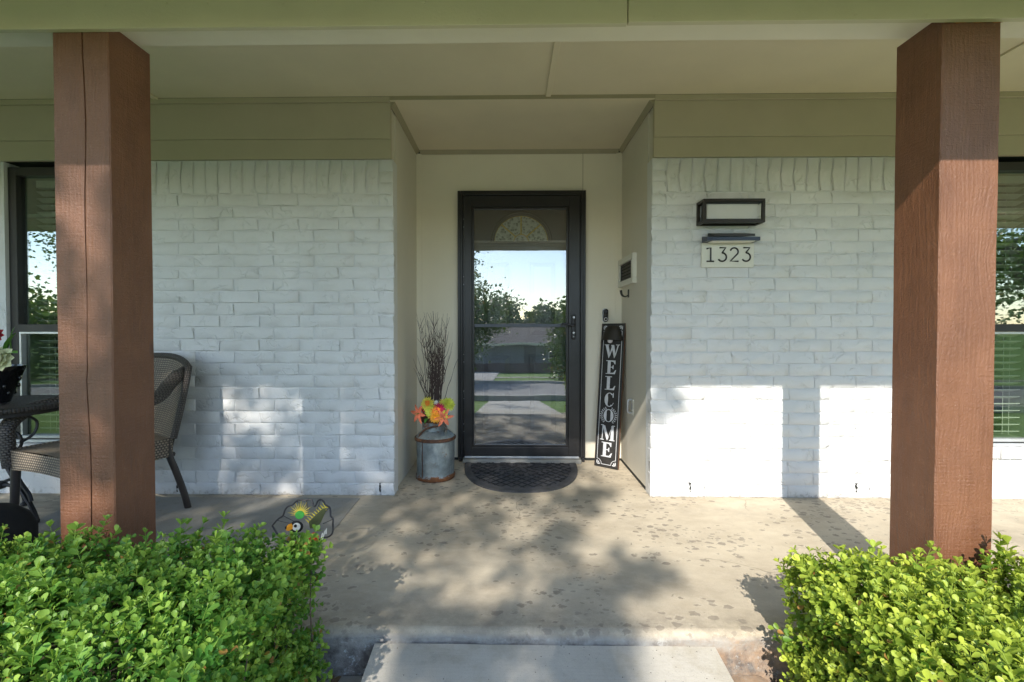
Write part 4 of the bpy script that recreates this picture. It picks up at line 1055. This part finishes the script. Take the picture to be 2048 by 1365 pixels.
auto(B().lathe([(0, .0), (.078, .0), (.088, .03), (.115, .11), (.135, .17), (.142, .185), (.142, .20), (.134, .20), (.12, .14), (.0, .13)], 40).obj('pot', MT['glossblack'], pt, local=True), 40)
for k in range(18):
    a = R(-150+k*17); 
    for j in range(3):
        auto(B().sphere(((.094+.016*j)*math.cos(a), (.094+.016*j)*math.sin(a), .05+.04*j), (.009, .009, .014), 6, 5).obj('pot_boss', MT['glossblack'], pt, local=True), 80) if (k+j) % 3 == 0 else None
pf = thing('potted_flowers', 'pink, red and cream artificial flowers in the glossy black pot', 'flowers', (-2.815, -.45, .85))
daisy(pf, (.095, -.03, .045), (.3, -1, .2), .075, FL['cream'], 3, 10, None, .36)
daisy(pf, (.03, -.075, .075), (.0, -1, .25), .085, FL['pink'], 3, 8, FL['yellow'], .34)
daisy(pf, (.055, -.02, .165), (.3, -1, .5), .055, FL['red'], 4, 10, None, .3)
daisy(pf, (-.06, -.02, .11), (-.3, -1, .4), .07, FL['cream'], 3, 9, None, .36)
for q, d_, L in (((.10, .0, .08), (.35, -.1, .6), .13), ((.12, .01, .10), (.15, -.1, .8), .12), ((.10, -.01, .07), (.9, -.2, .15), .10), ((.03, -.03, .10), (.3, -.3, .8), .09), ((.0, -.03, .12), (-.3, -.3, .8), .09)):
    leafy(pf, q, d_, L, .026, flat('fresh_leaf', (.13, .34, .05)))
b = B(); [b.tube([(0, 0, -.03), q], .003, 5) for q in ((.085, -.02, .04), (.0, -.04, .07), (.04, .0, .16), (.10, 0, .08))]; b.obj('stem', FL['green'], pf, local=True)
# unidentified dark rounded object at the lower left, given a pot's shape
bp = thing('black_rounded_object', 'unidentified matt black rounded object on the porch floor, half hidden by the left hedge', 'pot', (-2.275, -.97, 0))
auto(B().lathe([(0, 0), (.11, 0), (.15, .04), (.180, .11), (.180, .17), (.155, .23), (.11, .27), (.05, .292), (.0, .297)], 40).obj('rounded_body', MT['mattblack'], bp, local=True), 70)

# ------------------------------------------------------------------ glass leaf dish with a toucan on a wire stand
td = thing('garden_dish', 'wire framed scalloped garden dish with a painted toucan and red flower behind the left hedge', 'garden ornament', (-.865, -.98, 0))
O = Vector((-.865, -.98, .235)); tu = Vector((1, 0, 0)); tv = Vector((0, .25, .97)).normalized(); tn = tu.cross(tv)*-1
tn = Vector((0, -.97, .25)).normalized()
D3 = lambda a, c, e=0: tuple(O+tu*a+tv*c+tn*e)
ol = [(-.135, -.010), (-.118, .012), (-.105, .022), (-.094, .030), (-.088, .052), (-.078, .066), (-.058, .074), (-.040, .091), (-.022, .094), (-.004, .092), (.010, .096), (.021, .094), (.028, .080), (.034, .068), (.042, .072), (.048, .088), (.060, .096), (.074, .088), (.084, .074), (.102, .064), (.108, .044), (.110, .030), (.121, .018), (.122, -.002), (.124, -.022), (.122, -.040), (.108, -.052), (.088, -.056), (.04, -.075), (-.02, -.085), (-.09, -.06), (-.135, -.010)]
b = B(); P = spline([D3(*p) for p in ol], 4); b.tube(P, .0036, 6, False)
b.obj('wire_rim', MT['iron'], td)
b = B()
for (a, c) in ((-.094, .030), (-.040, .091), (.0, .094), (.060, .096), (.100, .066), (.118, .016), (-.118, .012)): b.tube([D3(a, c), D3(a*.55+.01, c*.45-.01, -.01)], .0016, 5)
b.obj('wire_spoke', MT['iron'], td)
B().tube([D3(0, -.08), (-.865, -.985, .16), (-.865, -.985, .0)], .004, 6).obj('stake', MT['iron'], td)
B().lathe([(0, 0), (.055, 0), (.055, .006), (0, .006)], 20, (-.865, -.985, 0)).obj('stake_base', MT['iron'], td)
def dpoly(pts, name, mat, e=.002, par=td):
    return B().prism(pts, lambda a, c: D3(a, c, e-.002), lambda a, c: D3(a, c, e)).obj(name, mat, par)
GY = flat('painted_yellow', (.62, .50, .04)); GG = flat('painted_green', (.03, .30, .03)); GB = flat('painted_black', (.012, .012, .012), .3); GO = flat('painted_orange', (.80, .33, .02), .3); GW = flat('painted_white', (.75, .75, .68), .3); GD = flat('painted_olive', (.08, .09, .02)); GR = flat('painted_red', (.55, .02, .02), .3)
b = B()
for k in range(15):
    a = R(-10+200*k/14); r0, r1 = .012, .046+.010*(k % 2); c_ = (-.022, .038)
    b.prism([(c_[0]+r0*math.cos(a-.2), c_[1]+r0*math.sin(a-.2)), (c_[0]+r1*math.cos(a), c_[1]+r1*math.sin(a)), (c_[0]+r0*math.cos(a+.2), c_[1]+r0*math.sin(a+.2))], lambda x, y: D3(x, y, -.001), lambda x, y: D3(x, y, .001))
b.obj('painted_fan_leaf', GY, td); dpoly([(-.022+.020*math.cos(R(t)), .034+.017*math.sin(R(t))) for t in range(0, 360, 30)], 'leaf_centre', GG, .004)
b = B()
for k in range(9):
    t = k/8; bx_, by_ = .030+.055*t, -.005+.070*t
    for s_ in (-1, 1):
        dx, dy = -.8*s_*.030, .45*s_*.038
        dx, dy = (-.030, .012) if s_ < 0 else (.022, -.026)
        L = (1-.45*t)
        b.prism([(bx_, by_-.004), (bx_+dx*L, by_+dy*L+.012), (bx_+.004, by_+.006)], lambda x, y: D3(x, y, -.001), lambda x, y: D3(x, y, .0012))
b.obj('painted_feather_leaf', GY, td)
dpoly([(.028, -.02), (.02, .006), (.045, .032), (.075, .060), (.088, .062), (.085, .040), (.072, .006), (.055, -.018)], 'feather_core', GD, .004)
bird = dpoly([(-.028+.030*math.cos(R(t)), -.012+.024*math.sin(R(t))) for t in range(0, 360, 24)], 'toucan', GB, .012)
for pts, nm, mt, e in (([(-.026+.017*math.cos(R(t)), -.012+.016*math.sin(R(t))) for t in range(0, 360, 24)], 'toucan_face', GW, .0145),
    ([(-.030+.0065*math.cos(R(t)), -.008+.0065*math.sin(R(t))) for t in range(0, 360, 30)], 'toucan_eye', GB, .0165),
    ([(-.048, .002), (-.060, -.002), (-.070, -.014), (-.068, -.026), (-.055, -.028), (-.042, -.020), (-.040, -.010)], 'toucan_beak', GO, .0155),
    ([(-.066, -.006), (-.073, -.012), (-.072, -.022), (-.066, -.018)], 'beak_tip', GB, .0165)):
    dpoly(pts, nm, mt, e, bird)
b = B()
for k in range(5):
    a = R(72*k+20); c_ = (.050+.013*math.cos(a), -.056+.013*math.sin(a)); b.prism([(c_[0]+.010*math.cos(R(t)), c_[1]+.010*math.sin(R(t))) for t in range(0, 360, 36)], lambda x, y: D3(x, y, .008), lambda x, y: D3(x, y, .012))
fr_ = b.obj('red_flower', GR, td); dpoly([(.050+.006*math.cos(R(t)), -.056+.006*math.sin(R(t))) for t in range(0, 360, 36)], 'flower_centre', GO, .015, fr_)
b = B(); b.tube([D3(.086, -.062, .01), D3(.094, -.030, .01), D3(.100, -.018, .01), D3(.100, -.040, .01)], .0028, 5).tube([D3(.082, -.060, .012), D3(.086, -.035, .012)], .0028, 5).obj('cream_stroke', GW, td)

# ------------------------------------------------------------------ foliage
def leaf_fan(L, w, fold=.18):
    pts = [(0, 0), (.34*L, .33*w), (.66*L, .5*w), (.90*L, .34*w), (L, 0), (.90*L, -.34*w), (.66*L, -.5*w), (.34*L, -.33*w)]
    v = [(x, y, abs(y)*fold*2) for x, y in pts]+[(.55*L, 0, -.02*L)]
    return np.array(v), [(i, (i+1) % 8, 8) for i in range(8)]
def make_sprig(seed, L=.06, pairs=5, leafL=.019, col=(0., 1.)):
    r = np.random.default_rng(seed); V = []; F = []; T = []
    LV, LF = leaf_fan(1., .68)
    bend = r.normal(0, .12, 2)
    def at(t): return np.array([bend[0]*L*t*t, bend[1]*L*t*t, L*t])
    def addleaf(p, az, el, s, tint):
        roll = r.normal(0, .25)
        M = np.array(Euler((roll, -el, 0)).to_matrix()); Z = np.array(Matrix.Rotation(az, 3, 'Z')); k = sum(len(x) for x in V)
        V.append((LV*s)@M.T@Z.T+p); F.extend([tuple(i+k for i in f) for f in LF]); T.append(np.full(len(LV), min(.985, tint)))
    for i in range(pairs):
        t = .15+.85*i/(pairs-1) if pairs > 1 else 1; p = at(t); s = leafL*(1.05-.25*t)*r.uniform(.85, 1.12)
        base = (i % 2)*math.pi/2+r.normal(0, .25)
        tint = col[0]+(col[1]-col[0])*min(1, max(0, t**1.5*.8+r.normal(0, .12)))
        for q in (0, math.pi): addleaf(p, base+q, .22+.5*t+r.normal(0, .15), s, tint)
    addleaf(at(1), r.uniform(0, 6), 1.25, leafL*.7, min(1, col[1])); 
    k = sum(len(x) for x in V); st = []
    for t in (0, .5, 1):
        p = at(t); rr = .0011*(1-.5*t); st += [p+[rr*math.cos(a), rr*math.sin(a), 0] for a in (0, 2.1, 4.2)]
    V.append(np.array(st)); T.append(np.full(9, .45)); F += [(k+3*j+i, k+3*j+(i+1) % 3, k+3*j+3+(i+1) % 3) for j in (0, 1) for i in range(3)]+[(k+3*j+i, k+3*j+3+(i+1) % 3, k+3*j+3+i) for j in (0, 1) for i in range(3)]
    return np.concatenate(V), np.array(F), np.concatenate(T)
def np_mesh(name, V, F, mat, T=None, smooth=False):
    me = bpy.data.meshes.new(name); me.vertices.add(len(V)); me.vertices.foreach_set('co', V.astype(np.float32).ravel())
    k = F.shape[1]; me.loops.add(F.size); me.loops.foreach_set('vertex_index', F.astype(np.int32).ravel())
    me.polygons.add(len(F)); me.polygons.foreach_set('loop_start', np.arange(0, F.size, k, dtype=np.int32))
    me.update(calc_edges=True)
    if T is not None:
        a = me.attributes.new('tint', 'FLOAT', 'POINT'); a.data.foreach_set('value', np.clip(T, 0, 1).astype(np.float32))
    me.materials.append(mat); me.validate(); return me
def frames(D, roll):
    D = D/np.linalg.norm(D, axis=1, keepdims=True); A = np.where(np.abs(D[:, 2:3]) < .9, [[0, 0, 1.]], [[1., 0, 0]])
    X = np.cross(A, D); X /= np.linalg.norm(X, axis=1, keepdims=True); Y = np.cross(D, X)
    c, s = np.cos(roll)[:, None], np.sin(roll)[:, None]
    X2 = X*c+Y*s; Y2 = -X*s+Y*c
    return np.stack([X2, Y2, D], axis=2)
def hedge(label, x0, x1, y0, y1, ztop, mat, face, nside, ntop, seed, col, wave):
    r = np.random.default_rng(seed); h = thing('boxwood_hedge', label, 'hedge', ((x0+x1)/2, (y0+y1)/2, -.37))
    # inner core: bark brown, with shade between the leaves put into its colour
    b = B(); ins = .085
    b.grid(lambda u, v: (x0+ins+(x1-x0-2*ins)*u, y0+ins+(y1-y0-2*ins)*v, ztop-ins+.02*math.sin(9*u)+.015*math.sin(13*v)), 12, 12)
    b.box(x0+ins, x1-ins, y0+ins, y1-ins, -.37, ztop-ins-.03); b.obj('shaded_core', MT['core'], h)
    P = []; D = []; S_ = []; V_ = []
    def topz(x, y): return ztop+wave(x, y)
    def emit(n, kind, depth):
        if kind == 'top':
            x = r.uniform(x0, x1, n); y = r.uniform(y0, y1, n); d = np.stack([r.normal(0, .38, n), r.normal(0, .38, n)-.05, np.ones(n)], 1)
            z = np.array([topz(a, c) for a, c in zip(x, y)])-depth-r.uniform(0, .03, n)
            d += np.stack([.9*np.clip((x-x1+.12)/.12, 0, 1)-.9*np.clip((x0+.12-x)/.12, 0, 1), .8*np.clip((y-y1+.12)/.12, 0, 1), 0*x], 1)
        elif kind in ('side', 'end'):
            z = r.uniform(-.34, ztop, n)
            if kind == 'side':
                y = r.uniform(y0, y1, n); sx = 1 if face > 0 else -1; X = x1 if face > 0 else x0
                bul = .02*np.sin(y*9)+.02*np.sin(z*14+y*3)-.05*np.clip((.0-z), 0, 1); x = X+sx*(bul-depth-r.uniform(0, .03, n)); d = np.stack([sx*np.ones(n), r.normal(0, .5, n), r.normal(.45, .4, n)], 1)
            else:
                x = r.uniform(x0, x1, n); y = y1-depth-r.uniform(0, .03, n)+0*x; d = np.stack([r.normal(0, .5, n), np.ones(n), r.normal(.5, .4, n)], 1)
        P.append(np.stack([x, y, z], 1)); D.append(d); S_.append(r.uniform(.8, 1.2, n)); V_.append(r.integers(0, 12, n))
    emit(ntop, 'top', .035); emit(ntop//2, 'top', .08); emit(nside, 'side', .03); emit(nside//2, 'side', .075); emit(ntop//6, 'end', .03)
    P = np.concatenate(P); D = np.concatenate(D); S_ = np.concatenate(S_); V_ = np.concatenate(V_)
    # taller new shoots
    ns = int(ntop*.05); sel = r.integers(0, ntop, ns); P[sel, 2] += .03; S_[sel] *= 1.35; D[sel, :2] *= .4
    vars_ = [make_sprig(seed*50+i, r.uniform(.045, .07), int(r.integers(4, 6)), r.uniform(.017, .025), col[i % len(col)]) for i in range(12)]
    meshes = [np_mesh('sprig', v[0], v[1], mat, v[2]) for v in vars_]
    M = frames(D, r.uniform(0, 6.28, len(P)))
    cam_ = np.array(cam.location); dist = np.linalg.norm(P-cam_, axis=1)
    Q = P-cam_; fx = Q[:, 0]/np.maximum(Q[:, 1], .05); fz = Q[:, 2]/np.maximum(Q[:, 1], .05)
    ok = (Q[:, 1] > .2) & (np.abs(fx) < 1.12) & (fz > -.80) & (np.arange(len(P)) < ntop)
    score = np.where(ok, S_/dist, 0); big = set(np.argsort(-score)[:300].tolist())
    root = WL(h)
    for i in sorted(big):
        o = bpy.data.objects.new('sprig', meshes[V_[i]]); C.objects.link(o); o.parent = h
        m4 = Matrix(M[i].tolist()).to_4x4(); m4 = Matrix.Translation(Vector(P[i].tolist())-root)@m4@Matrix.Scale(float(S_[i]), 4)
        o.matrix_local = m4
    VV = []; FF = []; TT = []; off = 0
    for k in range(12):
        idx = np.array([i for i in np.nonzero(V_ == k)[0] if i not in big])
        v, f, t = vars_[k]
        X = np.einsum('nij,vj->nvi', M[idx], v)*S_[idx][:, None, None]+P[idx][:, None, :]
        n = len(idx); VV.append(X.reshape(-1, 3)); FF.append((f[None]+(np.arange(n)*len(v))[:, None, None]+off).reshape(-1, 3)); off += n*len(v)
        sh = r.normal(0, .22, n)[:, None]; tt = np.clip(t[None]*.85+sh, 0, .985); nl = tt.shape[1]//9; dm_ = np.repeat(r.random((n, nl)) < .018, 9, axis=1); tt[:, :nl*9][dm_] = 1.; TT.append(tt.ravel())
    V = np.concatenate(VV)-np.array(root); o = bpy.data.objects.new('foliage', np_mesh('foliage', V, np.concatenate(FF), mat, np.concatenate(TT))); C.objects.link(o); o.parent = h; o['kind'] = 'stuff'
    b = B(); rr = random.Random(seed)
    for k in range(60):
        x = rr.uniform(x0+.05, x1-.02); y = rr.uniform(y0+.05, y1-.02); q = [(x, y, -.37)]; 
        for i in range(5): q.append((q[-1][0]+rr.gauss(0, .02), q[-1][1]+rr.gauss(0, .02), -.37+(ztop+.33)*(i+1)/5))
        b.tube(q, [.006, .005, .004, .003, .002, .001], 5)
    b.obj('branch', MT['bark'], h, kind='stuff'); return h
hedge('large bright green boxwood hedge in the lower left, in front of the left post', -3.1, -.60, -2.75, -1.46, .385, MT['leafH'], 1, 1300, 4900, 11,
      [(0., .45), (.05, .6), (0, .35), (.1, .8), (0., .5)], lambda x, y: .018*math.sin(6*x)+.014*math.sin(9*y+2*x)+.012*math.sin(23*x+11*y)-.02*(y+1.5)*.0)
hedge('sunlit yellow green boxwood hedge in the lower right, in front of the right post', .885, 3.0, -2.6, -1.43, .315, MT['leafR'], -1, 1300, 4600, 23,
      [(.1, .8), (.2, 1.), (.05, .7), (.3, 1.), (.1, .6)], lambda x, y: .018*math.sin(7*x+1)+.012*math.sin(11*y)+.012*math.sin(21*x+9*y))
b = B(); petal(b, (1.32, -1.77, .365), (.9, .1, -.1), (0, -.4, 1), .055, .018, .4, .3, 6); petal(b, (1.32, -1.77, .365), (-.7, -.3, -.3), (0, -.4, 1), .035, .012, .3, .2, 5); b.tube([(1.30, -1.77, .37), (1.35, -1.76, .385), (1.39, -1.76, .38)], .0012, 5)
tag(b.obj('dry_leaf', flat('dead_leaf_brown', (.30, .13, .07), .7)), 'curled brown dead leaf lying on top of the right hedge', 'leaf')
b = B(); b.tube([(.86, -1.45, -.10), (.90, -1.47, -.11), (.94, -1.48, -.13)], .0025, 5).tube([(.89, -1.465, -.108), (.875, -1.445, -.09)], .0015, 5)
tag(b.obj('fallen_twig', MT['twig']), 'thin dark forked twig lying beside the walk next to the right hedge', 'twig')
b = B(); petal(b, (-.60, -1.40, -.14), (.6, .2, .3), (0, -.4, 1), .05, .012, .3, .0, 5); petal(b, (-.60, -1.40, -.14), (.1, .2, .8), (1, -.4, 0), .045, .010, .2, .0, 5)
tag(b.obj('dead_leaf', flat('dead_leaf_olive', (.12, .075, .035), .8)), 'dull brown dead leaf caught on the edging slab left of the walk', 'leaf')

# ------------------------------------------------------------------ trees and the house across the street (seen mirrored in the glass)
QV = np.array([(0, -.0, 0), (.5, -.36, .06), (1, 0, 0), (.5, .36, .06)]); QF = np.array([(0, 1, 2), (0, 2, 3)])
def leaves(P, size, r, mat, name, parent, tint=None):
    n = len(P); D = r.normal(0, 1, (n, 3)); D[:, 2] *= .6; M = frames(D, r.uniform(0, 6.28, n)); s = size*r.uniform(.6, 1.3, n)
    X = np.einsum('nij,vj->nvi', M, QV[:, [1, 2, 0]])*s[:, None, None]+P[:, None, :]
    F = (QF[None]+(np.arange(n)*4)[:, None, None]).reshape(-1, 3)
    T = np.repeat(tint if tint is not None else r.uniform(0, 1, n), 4)
    me = np_mesh(name, X.reshape(-1, 3)-np.array(WL(parent)), F, mat, T)
    o = bpy.data.objects.new(name, me); C.objects.link(o); o.parent = parent; return o
def tree(label, x, y, cz, rad, rz, n, size, seed, group=None, clumps=40):
    r = np.random.default_rng(seed); g = gz(y); t = thing('tree', label, 'tree', (x, y, g), group=group)
    c = r.normal(0, 1, (clumps, 3)); c /= np.linalg.norm(c, axis=1, keepdims=True); c *= (r.uniform(.35, 1, clumps)**.6)[:, None]
    c = c*np.array([rad, rad, rz])+np.array([x, y, cz]); k = n//clumps; P = []; T = []
    for q in c: P.append(q+r.normal(0, 1, (k, 3))*rad*.17); T.append(np.clip(r.uniform(0, .6)+r.uniform(0, .5, k), 0, 1))
    leaves(np.concatenate(P), size, r, MT['leafT'], 'crown', t, np.concatenate(T))
    b = B(); b.tube([(x, y, g-.1), (x+.05, y, g+(cz-g)*.5), (x-.05, y, cz)], [rad*.075, rad*.06, rad*.04], 8)
    for q in c[:14]: b.tube([(x, y, g+(cz-g)*.55), tuple((q+np.array([x, y, cz]))/2), tuple(q)], [rad*.035, rad*.02, rad*.008], 5)
    b.obj('trunk', MT['bark'], t); return t
tree('loose crowned tree on the far side of the street, mirrored left in the door glass', -2.5, -17.5, 1.55, 2.3, 1.9, 9000, .16, 1)
tree('dense leafy tree on the neighbour lawn, mirrored right in the door glass', 4.1, -19.5, .1, 2.2, 1.9, 12000, .15, 2)
bgt = [(-22, -50, 1.5, 5, 3.6), (-14, -49, 1.2, 4, 2.8), (-7.5, -48, 1.4, 3.6, 2.5), (-1.5, -49, 1.5, 3.4, 2.6), (3.6, -47, 1.0, 2.8, 2.0), (8.5, -50, 1.3, 3.5, 2.6), (15, -49, 1.6, 4.2, 3.2), (24, -50, 1.8, 5, 3.8)]
for i, (x, y, cz, ra, rz_) in enumerate(bgt):
    tree(['leftmost far tree, above the left end of the neighbour roof', 'second far tree from the left, behind the neighbour roof', 'far tree behind the neighbour house, left of the driveway', 'far tree straight behind the neighbour garage, mirrored in the door glass', 'small low far tree right of the door glass reflection centre', 'far tree behind the neighbour house, right of its front door', 'second far tree from the right, behind the neighbour roof', 'rightmost and tallest far tree, above the right end of the neighbour roof'][i], x, y, cz, ra, rz_, 2600, .5, 30+i, 'trees behind the neighbour house')
tree('broad tree far left in the front yard, mirrored in the upper left window', -13.2, -8.6, 4.8, 2.8, 2.0, 16000, .10, 61)
tree('broad dense tree far right in the front yard, mirrored in the upper right window', 13.5, -8.5, 3.6, 3.8, 3.4, 26000, .12, 62)
tree('round tree at the far left across the street, low in the left window reflection', -27, -22, .4, 4.0, 2.6, 6000, .3, 63)

# shade tree in the front yard: crown shaped to place the dappled porch shade
KS = .225; r = np.random.default_rng(5)
def uv(P): k = P[:, 1]+9; return P[:, 0]-KS*k, P[:, 2]+.69*k
HOLES = [(-1.95, 5.62, .10), (-2.0, 5.48, .10), (-1.83, 5.46, .12), (-1.67, 5.65, .09), (-1.78, 5.82, .07), (-1.5, 5.75, .12), (-1.64, 5.27, .06), (-3.58, 5.86, .07), (-2.94, 6.1, .035), (-2.56, 5.93, .04), (-2.5, 6.37, .06), (-2.31, 6.23, .04), (-1.82, 6.33, .05),
         (-2.09, 5.13, .06), (-1.92, 5.14, .05), (-1.73, 5.15, .06), (-3.80, 6.80, .09), (-3.72, 6.68, .12), (-3.60, 6.70, .09), (-3.55, 6.58, .08), (-3.20, 6.80, .10), (-3.13, 6.84, .10), (-3.12, 6.66, .08), (-3.20, 6.74, .09), (-2.93, 6.48, .04), (-3.20, 6.66, .07),
         (-3.19, 6.72, .15), (-3.12, 6.92, .11), (-3.23, 5.70, .10), (-3.27, 6.5, .05), (-2.4, 5.22, .10), (-2.28, 5.24, .08), (-2.1, 5.26, .08), (-2.9, 5.2, .12), (-3.3, 5.35, .10), (-4.3, 6.2, .15), (-4.7, 6.7, .2), (-4.2, 6.72, .12), (-4.1, 5.9, .08), (-1.46, 6.02, .08)]
BLOBS = [(-2.98, 6.82, .09), (-2.90, 6.66, .09), (-2.84, 6.82, .09), (-3.0, 6.56, .05), (-3.45, 6.42, .07), (-3.66, 6.48, .06), (-2.8, 6.5, .07), (-1.66, 5.78, .07), (-1.61, 5.88, .05), (-1.60, 6.17, .06), (-1.51, 6.12, .05), (-1.46, 6.27, .06), (-1.29, 5.60, .07), (-1.20, 5.57, .05), (-1.42, 5.45, .08), (-1.41, 5.33, .08), (-1.5, 5.30, .08), (-1.77, 5.33, .05), (-1.03, 6.85, .035), (-1.10, 6.76, .04), (-1.00, 6.80, .02), (-2.03, 5.24, .07), (-1.82, 5.22, .05), (-1.47, 5.2, .07), (-1.38, 5.1, .08), (-1.55, 5.5, .05)]
sh = thing('shade_tree', 'large spreading shade tree in the front yard left of the walk', 'tree', (-6.2, -9.6, gz(-9.6)))
cl_ = []
while len(cl_) < 1050:
    u_, v_ = r.uniform(-7.6, -1.5), r.uniform(4.95, 8.6)
    lim = -1.75+.10*math.sin(v_*5)+(0.15 if v_ < 5.4 else 0)-(.9 if v_ > 7.2 else 0)*.5
    if v_ < 5.5 and -3.3 < u_ < -2.12: continue
    if u_ > lim or (v_ > 7.3 and r.uniform() < .35): continue
    cl_.append((u_, v_))
pts = []; 
for u_, v_ in cl_:
    y_ = r.uniform(-10.6, -7.4); k = y_+9; c = np.array([u_+KS*k, y_, v_-.69*k]); m = 26
    pts.append(c+r.normal(0, 1, (m, 3))*np.array([.16, .16, .13]))
P = np.concatenate(pts); uu, vv = uv(P); keep = np.ones(len(P), bool)
for hu, hv, hr in HOLES: keep &= ((uu-hu)/1.0)**2+((vv-hv)/.8)**2 > (hr*(.68 if hv > 6.4 else .92))**2  # leaves cut out where sun patches should land
P = P[keep]
ex = []
for bu, bv_, br in BLOBS:
    m = int(70*(br/.06)); y_ = r.uniform(-9.6, -8.4); k = y_+9
    ex.append(np.array([bu+KS*k, y_, bv_-.69*k])+r.normal(0, 1, (m, 3))*np.array([br*.75, .05, br*.6]))  # extra leaf clumps put where patches of shade should land
# hanging branch seen in the door glass
for q in ((-1.05, -8.6, 3.1), (-.98, -8.5, 2.8), (-1.0, -8.6, 2.5), (-1.15, -8.5, 2.3), (-1.2, -8.6, 3.3), (-.85, -8.6, 3.3)):
    ex.append(np.array(q)+r.normal(0, 1, (45, 3))*np.array([.10, .10, .09]))
P = np.concatenate([P]+ex)
leaves(P, .085, r, MT['leafT'], 'crown', sh)
P2 = r.normal(0, 1, (9000, 3))*np.array([1.9, 1.6, 1.0])+np.array([-7.2, -9.8, 8.2]); u2, v2 = uv(P2); P2 = P2[(u2 < -4.6) | (v2 > 7.6)]
leaves(P2, .16, r, MT['leafT'], 'crown', sh)
b = B(); g = gz(-9.6)
b.tube([(-6.2, -9.6, g-.1), (-6.1, -9.6, 1.2), (-6.0, -9.5, 3.4)], [.26, .21, .17], 12)
for e in ((-3.2, -9.2, 5.6), (-2.6, -9.0, 6.6), (-4.6, -9.8, 6.8), (-7.6, -9.6, 7.0), (-5.4, -8.4, 6.2), (-3.6, -10, 7.2), (-8.4, -9.2, 5.8)):
    b.tube(spline([(-6.0, -9.5, 3.3), ((-6+e[0])/2-.2, (-9.5+e[1])/2, (3.3+e[2])/2+.3), e], 4), [.11-.010*i for i in range(9)], 7)
b.obj('trunk', MT['bark'], sh)

nh = thing('neighbour_house', 'long low house with a grey shingle roof across the street, mirrored in the door glass', 'house', (0, -38, -2.62))
g = -2.62
b = B(); b.box(-15, 17, -44, -33.6, g, -.28); b.obj('wall', MT['wallN'], nh)
b = B(); b.add([(-15.6, -32.9, -.34), (17.6, -32.9, -.34), (17.6, -38.8, 1.25), (-15.6, -38.8, 1.25), (17.6, -44.6, -.34), (-15.6, -44.6, -.34), (-15.6, -32.9, -.22), (17.6, -32.9, -.22), (17.6, -38.8, 1.38), (-15.6, -38.8, 1.38), (17.6, -44.6, -.22), (-15.6, -44.6, -.22)],
    [(0, 1, 2, 3), (3, 2, 4, 5), (6, 9, 8, 7), (9, 11, 10, 8), (0, 6, 7, 1), (0, 3, 9, 6), (1, 7, 8, 2), (3, 5, 11, 9), (2, 8, 10, 4)]); b.obj('roof', MT['roofn'], nh)
for x, wd_, hh in ((-11, 2.4, 1.2), (-6.5, 1.6, 1.2), (4.2, 2.0, 1.2), (9, 2.6, 1.2)):
    f = B().box(x-wd_/2, x+wd_/2, -33.6, -33.54, g+.85, g+.85+hh).obj('window', MT['white'], nh)
    B().box(x-wd_/2+.08, x-.04, -33.54, -33.52, g+.93, g+.77+hh).box(x+.04, x+wd_/2-.08, -33.54, -33.52, g+.93, g+.77+hh).obj('pane', MT['black'], f)
for yy_ in (-32.9,): B().box(-15.6, 17.6, -32.9, -32.84, -.40, -.2).obj('fascia', MT['paint_beam'], nh)
B().box(-15, 17, -33.6, -33.5, g, g+.75).obj('brick_skirt', flat('brown_brick', (.16, .10, .08)), nh)
B().box(1.2, 2.1, -33.6, -33.55, g+.05, g+2.1).obj('door', flat('neighbour_door', (.15, .13, .12)), nh)
B().box(-4.2, -1.4, -33.6, -33.55, g+.02, g+2.15).obj('garage_door', flat('garage_door_paint', (.3, .29, .28)), nh)
b = B(); ys = [-14.6, -18, -21.3, -26, -33.5]
b.grid(lambda u, v: (lambda y: (-2.0+(-.9)*((-14.6-y)/19)+u*(1.3+.9*((-14.6-y)/19)), y, gz(y)+.05))(ys[int(round(v*4))]), 2, 4); b.obj('neighbour_driveway', MT['gravel'], kind='structure')
